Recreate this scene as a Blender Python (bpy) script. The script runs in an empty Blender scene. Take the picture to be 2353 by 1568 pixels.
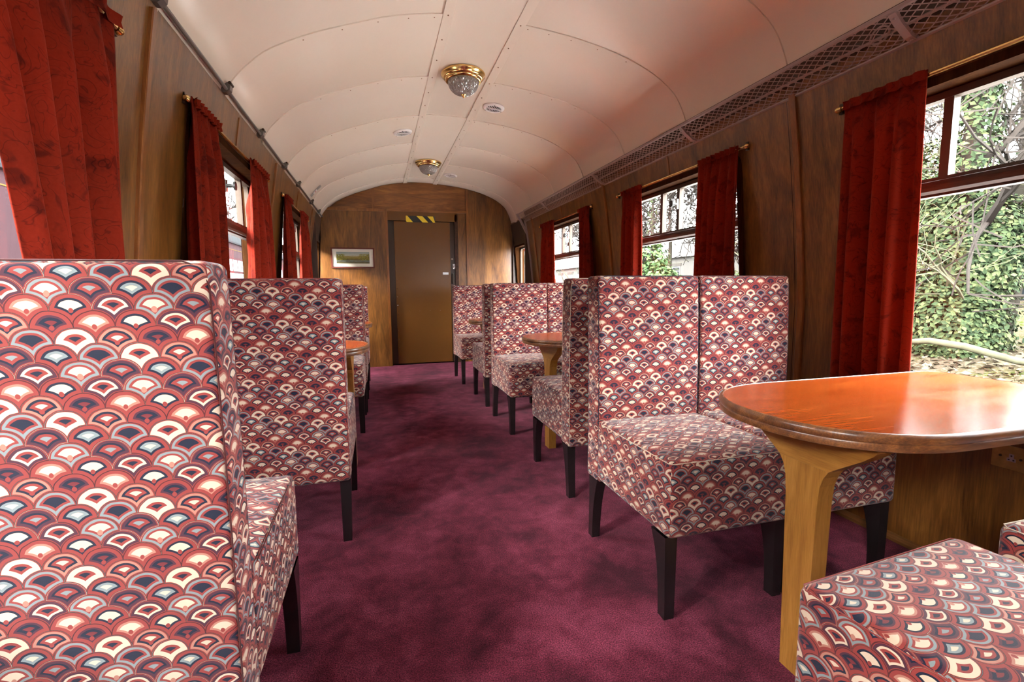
import bpy, bmesh, math, random
import numpy as np
from mathutils import Vector, Matrix

SC = bpy.context.scene
COL = SC.collection
PI = math.pi

# ------------------------------------------------------------------ camera
YAW, PITCH, ROLL, FPX = .272279, .10824, -.0091073, 1095.69
def make_camera():
    f = Vector((math.sin(YAW)*math.cos(PITCH), math.cos(YAW)*math.cos(PITCH), -math.sin(PITCH)))
    r = Vector((math.cos(YAW), -math.sin(YAW), 0)); u = r.cross(f)
    c, s = math.cos(ROLL), math.sin(ROLL)
    r2 = c*r + s*u; u2 = -s*r + c*u
    cd = bpy.data.cameras.new('camera'); cam = bpy.data.objects.new('camera', cd); COL.objects.link(cam)
    cd.sensor_fit = 'HORIZONTAL'; cd.sensor_width = 36.0; cd.lens = FPX/2353*36
    cd.clip_start = .02; cd.clip_end = 300
    m = Matrix((r2, u2, -f)).transposed().to_4x4(); m.translation = (0, 0, 1.0)
    cam.matrix_world = m
    SC.camera = cam
make_camera()

# ------------------------------------------------------------------ world, sun, exposure
W = bpy.data.worlds.new('overcast_sky'); SC.world = W; W.use_nodes = True
_n = W.node_tree.nodes; _l = W.node_tree.links
_bg = _n['Background']; _bg.inputs[1].default_value = 48.0
_tc = _n.new('ShaderNodeTexCoord'); _sp = _n.new('ShaderNodeSeparateXYZ'); _rp = _n.new('ShaderNodeValToRGB')
_l.new(_tc.outputs['Generated'], _sp.inputs[0]); _l.new(_sp.outputs[2], _rp.inputs[0]); _l.new(_rp.outputs[0], _bg.inputs[0])
_rp.color_ramp.elements[0].position = 0; _rp.color_ramp.elements[0].color = (.88, .89, .92, 1)
_rp.color_ramp.elements[1].position = 1; _rp.color_ramp.elements[1].color = (.96, .98, 1.0, 1)

def make_sun():
    l = bpy.data.lights.new('hazy_sun', 'SUN'); l.energy = 28.0; l.angle = math.radians(24); l.color = (1, .95, .88)
    o = bpy.data.objects.new('hazy_sun', l); COL.objects.link(o)
    o.rotation_euler = Vector((.80, .42, -.42)).to_track_quat('-Z', 'Y').to_euler()
make_sun()
VS = SC.view_settings
VS.view_transform = 'Standard'; VS.look = 'None'; VS.gamma = 1.0; VS.exposure = 0.32
VS.use_curve_mapping = False
SC.cycles.max_bounces = 16; SC.cycles.diffuse_bounces = 10; SC.cycles.glossy_bounces = 5; SC.cycles.transparent_max_bounces = 16

# ------------------------------------------------------------------ material helpers
MATS = {}
class NT:
    def __init__(s, name):
        m = bpy.data.materials.new(name); m.use_nodes = True
        s.m = m; s.n = m.node_tree.nodes; s.l = m.node_tree.links
        s.b = s.n['Principled BSDF']; s.out = s.n['Material Output']
        MATS[name] = m
    def new(s, t, **k):
        n = s.n.new(t)
        for a, b in k.items(): setattr(n, a, b)
        return n
    def put(s, sock, v):
        if hasattr(v, 'is_linked') or isinstance(v, bpy.types.NodeSocket): s.l.new(v, sock)
        else:
            if isinstance(v, tuple) and len(v) == 3 and sock.type == 'RGBA': v = (*v, 1)
            sock.default_value = v
    def math(s, op, a, b=None, c=None):
        n = s.new('ShaderNodeMath', operation=op)
        s.put(n.inputs[0], a)
        if b is not None: s.put(n.inputs[1], b)
        if c is not None: s.put(n.inputs[2], c)
        return n.outputs[0]
    def mix(s, f, a, b, blend='MIX'):
        n = s.new('ShaderNodeMix', data_type='RGBA', blend_type=blend)
        s.put(n.inputs[0], f); s.put(n.inputs[6], a); s.put(n.inputs[7], b)
        return n.outputs[2]
    def mixf(s, f, a, b):
        n = s.new('ShaderNodeMix', data_type='FLOAT')
        s.put(n.inputs[0], f); s.put(n.inputs[2], a); s.put(n.inputs[3], b)
        return n.outputs[0]
    def coords(s, kind='Object', scale=(1, 1, 1), rot=(0, 0, 0)):
        t = s.new('ShaderNodeTexCoord'); mp = s.new('ShaderNodeMapping')
        s.l.new(t.outputs[kind], mp.inputs[0]); mp.inputs['Scale'].default_value = scale; mp.inputs['Rotation'].default_value = rot
        return mp.outputs[0]
    def noise(s, vec, scale=5, detail=4, rough=.55, dist=0):
        n = s.new('ShaderNodeTexNoise'); s.l.new(vec, n.inputs['Vector'])
        n.inputs['Scale'].default_value = scale; n.inputs['Detail'].default_value = detail
        n.inputs['Roughness'].default_value = rough; n.inputs['Distortion'].default_value = dist
        return n.outputs[0]
    def ramp(s, f, stops, interp='LINEAR'):
        n = s.new('ShaderNodeValToRGB'); n.color_ramp.interpolation = interp
        e = n.color_ramp.elements
        while len(e) > 1: e.remove(e[-1])
        e[0].position = stops[0][0]; e[0].color = (*stops[0][1], 1)
        for p, c in stops[1:]:
            q = e.new(p); q.color = (*c, 1)
        s.put(n.inputs[0], f)
        return n.outputs[0]
    def bump(s, h, strength=.3, dist=.002):
        n = s.new('ShaderNodeBump'); n.inputs['Strength'].default_value = strength; n.inputs['Distance'].default_value = dist
        s.l.new(h, n.inputs['Height']); s.l.new(n.outputs[0], s.b.inputs['Normal'])
    def set(s, **k):
        for a, v in k.items():
            s.put(s.b.inputs[{'color': 'Base Color', 'rough': 'Roughness', 'metal': 'Metallic', 'spec': 'Specular IOR Level',
                              'coat': 'Coat Weight', 'coatr': 'Coat Roughness', 'sheen': 'Sheen Weight', 'sheenr': 'Sheen Roughness'}[a]], v)
        return s.m

def simple(name, color, rough=.5, metal=0, spec=.5, var=.0, scale=20):
    t = NT(name)
    if var:
        v = t.coords(); f = t.noise(v, scale, 3)
        c = t.mix(f, tuple(x*(1-var) for x in color), tuple(min(1, x*(1+var)) for x in color))
        t.set(color=c)
    else: t.set(color=color)
    return t.set(rough=rough, metal=metal, spec=spec)

def wood(name, dark, mid, light, axis='Z', scale=1.0, rough=.33, coat=.25, patch=.6, spec=.5):
    t = NT(name)
    st = {'Z': (7, 7, 1.1), 'Y': (7, 1.1, 7), 'X': (1.1, 7, 7)}[axis]
    v = t.coords(scale=tuple(a*scale for a in st))
    g = t.noise(v, 1.5, 6, .58, 1.4)
    v2 = t.coords(scale=tuple(a*scale for a in {'Z': (85, 85, 4.5), 'Y': (85, 4.5, 85), 'X': (4.5, 85, 85)}[axis]))
    fine = t.noise(v2, 2, 3, .6)
    v3 = t.coords(scale=(1.5, 1.5, .8)); big = t.noise(v3, 2.3, 4, .55, .8)
    f = t.math('ADD', t.math('MULTIPLY', g, .62), t.math('MULTIPLY', fine, .38))
    c = t.ramp(f, [(.34, dark), (.50, mid), (.66, light)])
    c = t.mix(t.math('MULTIPLY', t.ramp(big, [(.30, (1, 1, 1)), (.62, (0, 0, 0))]), patch), c, t.mix(.55, c, dark))
    t.bump(fine, .06, .001)
    return t.set(color=c, rough=t.mixf(big, rough-.07, rough+.1), coat=coat, coatr=.22, spec=spec)

wood('veneer', (.055, .018, .0034), (.155, .060, .0105), (.275, .118, .0235), 'Z')
wood('veneer_cross', (.09, .026, .0045), (.21, .073, .013), (.37, .15, .034), 'X')
wood('batten_wood', (.12, .038, .007), (.20, .070, .013), (.30, .12, .026), 'Z', 1.4, .3)
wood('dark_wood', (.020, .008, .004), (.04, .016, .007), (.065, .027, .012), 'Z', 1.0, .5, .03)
wood('sapele_trim', (.024, .010, .006), (.045, .019, .011), (.075, .032, .018), 'Y', 1.6, .4, .0, .4, .2)
wood('surround_wood', (.016, .0055, .0018), (.030, .011, .0035), (.05, .019, .006), 'Z', 1.2, .85, .0, .4, .02)
wood('table_red', (.15, .022, .0035), (.215, .036, .0052), (.27, .060, .010), 'X', .8, .16, .0, .1, .18)
wood('table_edge', (.055, .02, .009), (.16, .06, .02), (.34, .14, .04), 'X', 2.0, .3, .3)
wood('oak_leg', (.22, .088, .014), (.33, .145, .025), (.42, .20, .045), 'Z', 2.2, .38, .2, .3)
wood('oak_bracket', (.22, .088, .014), (.33, .145, .025), (.42, .20, .045), 'Y', 2.2, .38, .2, .3)
wood('skirting', (.10, .040, .010), (.17, .072, .02), (.25, .115, .034), 'Y', 1.2, .4, .1)

def mk_ceiling():
    t = NT('ceiling_paint'); v = t.coords()
    a = t.noise(v, .9, 3, .5); b = t.noise(v, 160, 2, .6)
    c = t.mix(t.ramp(a, [(.35, (0, 0, 0)), (.7, (1, 1, 1))]), (.76, .665, .555), (.79, .705, .61))
    t.bump(t.noise(v, 55, 2, .5), .05, .001)
    t.set(color=c, rough=.24, spec=.45, coat=.0)
mk_ceiling()
simple('ceiling_strip', (.76, .665, .56), .32, 0, .45, .05, 8)
simple('rust_screw', (.22, .09, .03), .6)
simple('vent_white', (.86, .84, .82), .4)
simple('vent_dark', (.006, .005, .005), .9)

def mk_carpet():
    t = NT('carpet'); v = t.coords()
    big = t.noise(v, 2.6, 4, .6, .8); mid = t.noise(v, 11, 3, .6, .4); fine = t.noise(v, 260, 2, .8)
    f = t.math('ADD', t.math('MULTIPLY', big, .6), t.math('MULTIPLY', mid, .4))
    base = t.ramp(f, [(.37, (.036, .0042, .0095)), (.50, (.084, .0105, .023)), (.63, (.150, .026, .050))])  # worn blotches, contrast widened to paint in aisle shadows
    sp = t.ramp(fine, [(.33, (.25, .25, .25)), (.5, (1, 1, 1)), (.68, (2.3, 2.2, 2.2))])
    c = t.mix(1.0, base, sp, 'MULTIPLY')
    t.bump(fine, .5, .004)
    t.set(color=c, rough=.95, spec=.08, sheen=.08, sheenr=.5)
    t.b.inputs['Sheen Tint'].default_value = (.9, .5, .65, 1)
mk_carpet()

# palette of the moquette
CO, DR, CR, NV, PU, GB, PK, MR = (.185, .028, .024), (.05, .009, .009), (.45, .355, .265), (.007, .009, .022), (.048, .014, .025), (.15, .18, .185), (.30, .13, .095), (.11, .015, .018)
MOTIF = [
    [CO, NV, CR, CR], [PU, NV, CO, GB], [CR, CR, CO, NV], [CO, PK, CR, CR], [GB, CO, CR, CR],
    [GB, CO, NV, NV], [CO, PU, NV, MR], [PU, CR, CO, NV], [CO, NV, GB, CR], [PK, NV, CO, CR],
]
def mk_moquette():
    t = NT('moquette')
    uv = t.new('ShaderNodeUVMap'); oi = t.new('ShaderNodeObjectInfo')
    sep = t.new('ShaderNodeSeparateXYZ'); t.l.new(uv.outputs[0], sep.inputs[0])
    M = t.math
    wv = t.noise(uv.outputs[0], 60, 1, .5)
    jit = M('MULTIPLY', M('SUBTRACT', wv, .5), .0022)
    u = M('ADD', M('DIVIDE', M('ADD', sep.outputs[0], jit), .0507), M('MULTIPLY', oi.outputs['Random'], 17))
    v = M('ADD', M('DIVIDE', M('ADD', sep.outputs[1], jit), .0240), M('MULTIPLY', oi.outputs['Random'], 23))
    j0 = M('FLOOR', v); fv = M('SUBTRACT', v, j0)
    p0 = M('FLOORED_MODULO', j0, 2.0); p1 = M('SUBTRACT', 1.0, p0)
    def cell(p):
        x = M('ADD', u, M('MULTIPLY', p, .5)); i = M('FLOOR', x)
        return i, M('MULTIPLY', M('SUBTRACT', M('SUBTRACT', x, i), .5), 2.0)
    i0, lx0 = cell(p0); i1, lx1 = cell(p1)
    ly1 = M('SUBTRACT', fv, 1.0)
    def length(a, b): return M('SQRT', M('ADD', M('MULTIPLY', a, a), M('MULTIPLY', b, b)))
    inside = M('LESS_THAN', length(lx0, fv), 1.0)
    lx = t.mixf(inside, lx1, lx0); ly = t.mixf(inside, ly1, fv)
    i = t.mixf(inside, i1, i0); j = t.mixf(inside, M('ADD', j0, 1.0), j0)
    d1 = M('SUBTRACT', 1.0, length(lx, ly))
    d2 = M('SUBTRACT', length(M('SUBTRACT', M('ABSOLUTE', lx), 1.0), M('ADD', ly, 1.0)), 1.0)
    s = M('MINIMUM', d1, d2)
    s = M('MINIMUM', M('MAXIMUM', M('DIVIDE', s, .68), 0.0), .995)
    m = M('FLOORED_MODULO', M('ADD', M('MULTIPLY', i, 3.0), M('MULTIPLY', j, 4.0)), 10.0)
    m = M('ROUND', m); m = M('FLOORED_MODULO', m, 10.0)
    half = M('GREATER_THAN', m, 4.5)
    mm = M('SUBTRACT', m, M('MULTIPLY', half, 5.0))
    pos = M('DIVIDE', M('ADD', mm, s), 5.0)
    def stops(ms):
        o = []
        for k, c in enumerate(ms):
            for q, cc in zip((0, .035, .105, .33, .52, .76), [DR, CO, c[0], c[1], c[2], c[3]]):
                o.append(((k+q)/5, cc))
        return o
    A = t.ramp(pos, stops(MOTIF[:5]), 'CONSTANT'); B = t.ramp(pos, stops(MOTIF[5:]), 'CONSTANT')
    c = t.mix(half, A, B)
    lyo = M('SUBTRACT', ly, .02)
    dot = M('LESS_THAN', length(M('MULTIPLY', lx, 1.2), lyo), .15)
    c = t.mix(M('MULTIPLY', dot, M('LESS_THAN', M('FLOORED_MODULO', m, 3.0), .5)), c, CO)
    dot2 = M('LESS_THAN', length(M('MULTIPLY', lx, 1.3), lyo), .19)
    c = t.mix(M('MULTIPLY', dot2, M('LESS_THAN', M('ABSOLUTE', M('SUBTRACT', m, 4.0)), .5)), c, PK)
    # weave
    wvx = M('SINE', M('MULTIPLY', sep.outputs[0], 2*PI/.0019)); wvy = M('SINE', M('MULTIPLY', sep.outputs[1], 2*PI/.0019))
    we = M('MULTIPLY', wvx, wvy)
    c = t.mix(M('MULTIPLY', M('ADD', we, 1.0), .09), c, t.mix(1.0, c, (.45, .40, .42), 'MULTIPLY'))
    t.bump(we, .12, .0008)
    t.set(color=c, rough=.9, spec=.15, sheen=.15)
mk_moquette()

simple('leg_black', (.011, .008, .0085), .26, 0, .5)
simple('black_grip', (.02, .02, .02), .35)
def mk_velvet():
    t = NT('red_velvet'); v = t.coords()
    oi = t.new('ShaderNodeObjectInfo'); va = t.new('ShaderNodeVectorMath', operation='ADD'); t.l.new(v, va.inputs[0]); t.l.new(oi.outputs['Location'], va.inputs[1]); v = va.outputs[0]
    w = t.noise(v, 11, 2, .45, 1.6)
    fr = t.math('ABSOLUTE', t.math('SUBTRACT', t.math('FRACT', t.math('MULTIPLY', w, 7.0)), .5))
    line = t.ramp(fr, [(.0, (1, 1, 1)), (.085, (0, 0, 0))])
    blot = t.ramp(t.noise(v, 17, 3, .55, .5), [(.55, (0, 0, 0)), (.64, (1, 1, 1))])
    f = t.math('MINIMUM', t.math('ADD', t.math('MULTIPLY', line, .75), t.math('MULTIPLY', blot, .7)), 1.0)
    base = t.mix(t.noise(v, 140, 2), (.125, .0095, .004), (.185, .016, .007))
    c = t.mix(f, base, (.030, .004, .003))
    t.set(color=c, rough=.85, spec=.06, sheen=.12, sheenr=.35)
    t.b.inputs['Sheen Tint'].default_value = (1, .28, .16, 1)
    tr = t.new('ShaderNodeBsdfTranslucent'); tr.inputs[0].default_value = (.75, .10, .02, 1)
    mx = t.new('ShaderNodeMixShader'); mx.inputs[0].default_value = .08
    t.l.new(t.b.outputs[0], mx.inputs[1]); t.l.new(tr.outputs[0], mx.inputs[2]); t.l.new(mx.outputs[0], t.out.inputs[0])
mk_velvet()
simple('brass', (.78, .52, .20), .2, 1.0)
simple('brass_aged', (.44, .27, .10), .42, 1.0, .5, .35, 60)
simple('bronze_dark', (.05, .035, .025), .35, .8)
simple('chrome', (.75, .75, .76), .14, 1.0)
simple('rack_metal', (.34, .275, .27), .42, .1, .5, .12, 30)
simple('rail_grey', (.155, .145, .135), .35, .5, .5, .15, 30)
simple('alu_frame', (.075, .055, .042), .5, .1, .15, .1, 40)
simple('door_brown', (.125, .050, .010), .25, 0, .5, .12, 3)
simple('door_brown_dark', (.035, .015, .006), .3, 0, .5, .1, 5)
simple('tape_yellow', (.78, .56, .02), .5)
simple('tape_black', (.01, .01, .01), .5)
simple('label_white', (.8, .8, .78), .5)
simple('mount_white', (.78, .72, .63), .7)
simple('frame_mahogany', (.11, .028, .02), .25)
simple('socket_mauve', (.42, .33, .37), .4)
simple('plaque_grey', (.25, .24, .23), .5)
simple('red_print', (.5, .03, .03), .5)

def mk_glass(name, tint=(1, 1, 1), refl=.06):
    t = NT(name); t.n.remove(t.b)
    tr = t.new('ShaderNodeBsdfTransparent'); tr.inputs[0].default_value = (*tint, 1)
    gl = t.new('ShaderNodeBsdfGlossy'); gl.inputs['Roughness'].default_value = .02
    lw = t.new('ShaderNodeLayerWeight'); lw.inputs[0].default_value = .5
    mx = t.new('ShaderNodeMixShader')
    t.l.new(t.math('ADD', .04, t.math('MULTIPLY', t.math('POWER', lw.outputs['Facing'], 5.0), .9)), mx.inputs[0]); t.l.new(tr.outputs[0], mx.inputs[1]); t.l.new(gl.outputs[0], mx.inputs[2])
    t.l.new(mx.outputs[0], t.out.inputs[0])
mk_glass('window_glass', (.97, .98, .97))
t_ = NT('cut_glass'); t_.set(color=(.30, .265, .24), rough=.10, spec=1.0); t_.b.inputs['Transmission Weight'].default_value = .25; t_.b.inputs['IOR'].default_value = 1.5
def mk_painting():
    t = NT('landscape_print')
    uv = t.new('ShaderNodeTexCoord'); sp = t.new('ShaderNodeSeparateXYZ'); t.l.new(uv.outputs['UV'], sp.inputs[0])
    x, y = sp.outputs[0], sp.outputs[1]
    n = t.noise(uv.outputs['UV'], 9, 4, .6); n2 = t.noise(uv.outputs['UV'], 22, 4, .6)
    yy = t.math('ADD', y, t.math('MULTIPLY', t.math('SUBTRACT', n, .5), .22))
    c = t.ramp(yy, [(0, (.22, .20, .10)), (.12, (.10, .09, .05)), (.22, (.20, .24, .22)), (.32, (.10, .09, .03)), (.45, (.22, .17, .03)), (.62, (.30, .24, .09)), (.70, (.45, .46, .38)), (1, (.26, .32, .32))])
    tree = t.math('MULTIPLY', t.math('GREATER_THAN', n2, .46), t.math('GREATER_THAN', t.math('ABSOLUTE', t.math('SUBTRACT', x, .48)), t.math('ADD', .23, t.math('MULTIPLY', t.math('SUBTRACT', n, .5), .5))))
    tree = t.math('MULTIPLY', tree, t.math('GREATER_THAN', .82, y)); tree = t.math('MULTIPLY', tree, t.math('GREATER_THAN', y, .28))
    c = t.mix(tree, c, t.mix(t.ramp(n2, [(.45, (0, 0, 0)), (.62, (1, 1, 1))]), (.035, .04, .012), (.42, .38, .07)))
    t.set(color=c, rough=.15, spec=.5, coat=.5, coatr=.03)
mk_painting()
# outdoor materials
simple('coach_maroon', (0.0240, 0.0128, 0.0148), .9, 0, .02, .1, 2)
simple('coach_roof', (0.0176, 0.0200, 0.0216), .9, 0, .02, .15, 3)
simple('coach_line', (0.0600, 0.0390, 0.0120), .9, 0, .02)
simple('coach_frame', (0.0280, 0.0096, 0.0112), .9, 0, .02)
simple('coach_glass', (.018, .022, .022), .2, 0, .12)
simple('coach_dark', (0.0144, 0.0144, 0.0160), .9, 0, .02)
simple('bark', (0.0160, 0.0144, 0.0112), .9, 0, .02, .35, 9)
simple('bark_pale', (0.0360, 0.0352, 0.0224), .9, 0, .02, .35, 9)
simple('twig', (0.0160, 0.0136, 0.0120), .9, 0, .02, .25, 6)
def mk_leaf(name, a, b, c):
    t = NT(name); g = t.new('ShaderNodeNewGeometry')
    n = t.noise(t.coords(), 1.6, 2)
    f = t.math('ADD', t.math('MULTIPLY', g.outputs['Random Per Island'], .75), t.math('MULTIPLY', n, .3))
    t.set(color=t.ramp(f, [(.1, a), (.5, b), (.95, c)]), rough=.7, spec=.06)
mk_leaf('ivy_leaf', (.005, .0098, .0042), (.0135, .022, .0088), (.040, .048, .019))
mk_leaf('shrub_leaf', (.010, .022, .008), (.022, .045, .015), (.05, .075, .024))
mk_leaf('dead_leaf', (.016, .012, .008), (.036, .029, .018), (.07, .06, .042))
def mk_ground():
    t = NT('bank_ground'); v = t.coords()
    a = t.noise(v, 1.1, 5, .65); b = t.noise(v, 22, 4, .7)
    c = t.ramp(a, [(.36, (.015, .022, .004)), (.46, (.024, .022, .010)), (.60, (.030, .024, .016))])
    c = t.mix(t.ramp(b, [(.48, (0, 0, 0)), (.62, (1, 1, 1))]), c, (.050, .043, .033))
    t.bump(b, .6, .03); t.set(color=c, rough=.95, spec=.0)
mk_ground()
simple('bounce_ballast', (.42, .41, .39), .95, 0, .02, .25, 25)  # pale reflector material for the added ballast strips
def mk_stone():
    t = NT('house_stone'); v = t.coords(rot=(0, 0, PI/2)); br = t.new('ShaderNodeTexBrick')
    sw = t.new('ShaderNodeSeparateXYZ'); cb = t.new('ShaderNodeCombineXYZ'); tc = t.coords()
    t.l.new(tc, sw.inputs[0]); t.l.new(sw.outputs[1], cb.inputs[0]); t.l.new(sw.outputs[2], cb.inputs[1]); t.l.new(cb.outputs[0], br.inputs[0])
    br.inputs['Color1'].default_value = (.040, .034, .024, 1); br.inputs['Color2'].default_value = (.052, .045, .032, 1); br.inputs['Mortar'].default_value = (.030, .027, .020, 1)
    br.inputs['Scale'].default_value = 2.5; br.inputs['Mortar Size'].default_value = .012
    t.set(color=br.outputs[0], rough=.9)
mk_stone()
simple('roof_tile', (0.0518, 0.0279, 0.0203), .9, 0, .02, .4, 4)
simple('white_paint', (0.0510, 0.0510, 0.0510), .9, 0, .02)
simple('dark_glass', (.006, .007, .008), .2, 0, .05)
simple('lintel_dark', (0.0240, 0.0224, 0.0200), .9, 0, .02)
simple('pale_render', (0.0364, 0.0351, 0.0325), .9, 0, .02)
simple('sign_red', (0.1100, 0.0075, 0.0075), .9, 0, .02)
simple('sign_dark', (0.0160, 0.0192, 0.0160), .9, 0, .02)

# ------------------------------------------------------------------ mesh helpers
class MB:
    def __init__(s): s.v = []; s.f = []; s.uv = []
    def add(s, vs, fs, uvs=None):
        o = len(s.v); s.v += [tuple(map(float, p)) for p in vs]
        for k, f in enumerate(fs):
            s.f.append(tuple(i+o for i in f)); s.uv.append(uvs[k] if uvs else None)
        return s
    def box(s, x0, x1, y0, y1, z0, z1):
        vs = [(x, y, z) for z in (z0, z1) for y in (y0, y1) for x in (x0, x1)]
        return s.add(vs, [(0, 2, 3, 1), (4, 5, 7, 6), (0, 1, 5, 4), (2, 6, 7, 3), (0, 4, 6, 2), (1, 3, 7, 5)])
    def tube(s, pts, r, n=8, cap=True):
        pts = [Vector(p) for p in pts]; rs = r if isinstance(r, (list, tuple)) else [r]*len(pts)
        rings = []; up = None
        for k, p in enumerate(pts):
            d = (pts[min(k+1, len(pts)-1)] - pts[max(k-1, 0)]).normalized()
            a = d.orthogonal().normalized() if up is None else (up - d*up.dot(d)).normalized()
            up = a; b = d.cross(a)
            rings.append([p + rs[k]*(math.cos(2*PI*i/n)*a + math.sin(2*PI*i/n)*b) for i in range(n)])
        vs = [q for rg in rings for q in rg]; fs = []
        for k in range(len(pts)-1):
            for i in range(n): fs.append((k*n+i, k*n+(i+1) % n, (k+1)*n+(i+1) % n, (k+1)*n+i))
        if cap: fs += [tuple(range(n))[::-1], tuple(range((len(pts)-1)*n, len(pts)*n))]
        return s.add(vs, fs)
    def lathe(s, prof, c=(0, 0, 0), n=32, disp=None):
        vs = []; fs = []; m = len(prof)
        for k, (r, z) in enumerate(prof):
            for i in range(n):
                rr = r + (disp(i, k) if disp else 0); a = 2*PI*i/n
                vs.append((c[0]+rr*math.cos(a), c[1]+rr*math.sin(a), c[2]+z))
        for k in range(m-1):
            for i in range(n): fs.append((k*n+i, k*n+(i+1) % n, (k+1)*n+(i+1) % n, (k+1)*n+i))
        return s.add(vs, fs)
    def prism(s, poly, a0, a1, axis=0):
        """poly of 2D points, extruded along axis from a0 to a1"""
        def P(a, p): return {0: (a, p[0], p[1]), 1: (p[0], a, p[1]), 2: (p[0], p[1], a)}[axis]
        n = len(poly); vs = [P(a0, p) for p in poly] + [P(a1, p) for p in poly]
        fs = [tuple(range(n))[::-1], tuple(range(n, 2*n))] + [(i, (i+1) % n, n+(i+1) % n, n+i) for i in range(n)]
        return s.add(vs, fs)
    def grid(s, P, uv=None):
        nu, nv = len(P), len(P[0]); vs = [q for row in P for q in row]; fs = []; us = []
        for i in range(nu-1):
            for j in range(nv-1):
                fs.append((i*nv+j, (i+1)*nv+j, (i+1)*nv+j+1, i*nv+j+1))
        return s.add(vs, fs)

def mesh_of(name, mb, smooth=False, fix=True):
    me = bpy.data.meshes.new(name); me.from_pydata(mb.v, [], mb.f)
    if any(u is not None for u in mb.uv):
        l = me.uv_layers.new(name='UVMap')
        flat = [c for u in mb.uv for p in u for c in p]
        l.data.foreach_set('uv', flat)
    if fix:
        b = bmesh.new(); b.from_mesh(me); bmesh.ops.recalc_face_normals(b, faces=b.faces); b.to_mesh(me); b.free()
    if smooth: me.shade_smooth()
    me.update(); return me

def obj(name, mb, mat, parent=None, smooth=False, loc=None, rz=0, fix=True):
    me = mb if isinstance(mb, bpy.types.Mesh) else mesh_of(name, mb, smooth, fix)
    if mat and not me.materials: me.materials.append(MATS[mat])
    o = bpy.data.objects.new(name, me); COL.objects.link(o)
    if parent: o.parent = parent
    if loc is not None: o.location = loc
    o.rotation_euler.z = rz
    return o

def empty(name, loc=(0, 0, 0), rz=0):
    o = bpy.data.objects.new(name, None); COL.objects.link(o); o.location = loc; o.rotation_euler.z = rz; o.empty_display_size = .1
    return o
def tag(o, label=None, cat=None, group=None, kind=None):
    if label: o['label'] = label
    if cat: o['category'] = cat
    if group: o['group'] = group
    if kind: o['kind'] = kind
    return o
def auto_smooth(o, ang=35):
    me = o.data; me.shade_smooth()
    try: me.set_sharp_from_angle(angle=math.radians(ang))
    except Exception: pass
    return o

# ------------------------------------------------------------------ carriage geometry
XC = .59                       # centre line of the carriage
Y0, Y1 = -2.35, 6.53           # inner ends
PITCH_W = 1.865
WIN_Y = [-.945, .92, 2.785, 4.65]
WZ0, WZ1, WHALF = .64, 1.685, .615
ZTOP = 1.88
def hw(z):
    t = max(0, z-.92); return 1.346 - .95*(.0766*t + .0553*t*t)
CP = np.array([(-.655, 1.872), (-.645, 1.90), (-.632, 1.93), (-.604, 1.978), (-.54, 2.05), (-.44, 2.13), (-.25, 2.222), (-.05, 2.293), (.13, 2.35), (.375, 2.393), (.585, 2.403),
               (.79, 2.395), (1.0, 2.377), (1.178, 2.352), (1.4, 2.300), (1.575, 2.232), (1.69, 2.160), (1.752, 2.095), (1.795, 2.01), (1.82, 1.94), (1.832, 1.872)])
def _spline(P, n=12):
    out = []
    Q = np.vstack([2*P[0]-P[1], P, 2*P[-1]-P[-2]])
    for k in range(1, len(Q)-2):
        for t in np.linspace(0, 1, n, endpoint=False):
            a, b, c, d = Q[k-1], Q[k], Q[k+1], Q[k+2]
            out.append(.5*((2*b)+(-a+c)*t+(2*a-5*b+4*c-d)*t*t+(-a+3*b-3*c+d)*t**3))
    out.append(P[-1]); return np.array(out)
CS = _spline(CP)
def zceil(x): return float(np.interp(x, CS[:, 0], CS[:, 1]))
def cpoints(xa, xb, n):
    m = (CS[:, 0] > xa) & (CS[:, 0] < xb)
    pts = [(xa, zceil(xa))] + [tuple(p) for p in CS[m][::max(1, int(m.sum()/n))]] + [(xb, zceil(xb))]
    return pts
def cnormal(x):
    e = .004; dz = (zceil(x+e)-zceil(x-e))/(2*e); v = Vector((dz, 0, -1)); return v.normalized()

# floor
fl = obj('floor', MB().box(XC-1.40, XC+1.40, Y0-.1, Y1+.1, -.06, 0), 'carpet'); tag(fl, 'burgundy carpet with worn paler patches and painted shadow mottling', kind='structure')

# ceiling: panels, cover strips
ceil = empty('ceiling'); tag(ceil, 'cream painted curved ceiling of riveted panels', kind='structure')
SEAMS = [2.57-.735*k for k in range(6, 0, -1)] + [2.57+.735*k for k in range(0, 6)]
SEAMS = [Y0] + [s for s in SEAMS if s > Y0+.1] + [Y1]
def ceil_panel(xa, xb, ya, yb, n):
    pts = cpoints(xa, xb, n); mb = MB(); P = []
    for (y, off) in ((ya+.001, .0055), (ya+.004, .0065), (yb, .0)):
        P.append([tuple(Vector((x, y, z)) + cnormal(x)*off) for x, z in pts])
    P.append([tuple(Vector((x, yb, z)) - cnormal(x)*.012) for x, z in pts])
    P.insert(0, [tuple(Vector((x, ya+.001, z)) - cnormal(x)*.012) for x, z in pts])
    mb.grid(P)
    o = obj('ceiling_panel', mb, 'ceiling_paint', ceil, fix=False)
    auto_smooth(o, 30)
for a, b in zip(SEAMS[:-1], SEAMS[1:]):
    ceil_panel(-.655, .385, a, b, 26); ceil_panel(.795, 1.832, a, b, 26)
CSE = [Y0, -.185, 1.92, 4.02, 6.235, Y1]
for a, b in zip(CSE[:-1], CSE[1:]): ceil_panel(.415, .765, a, b, 6)
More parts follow.
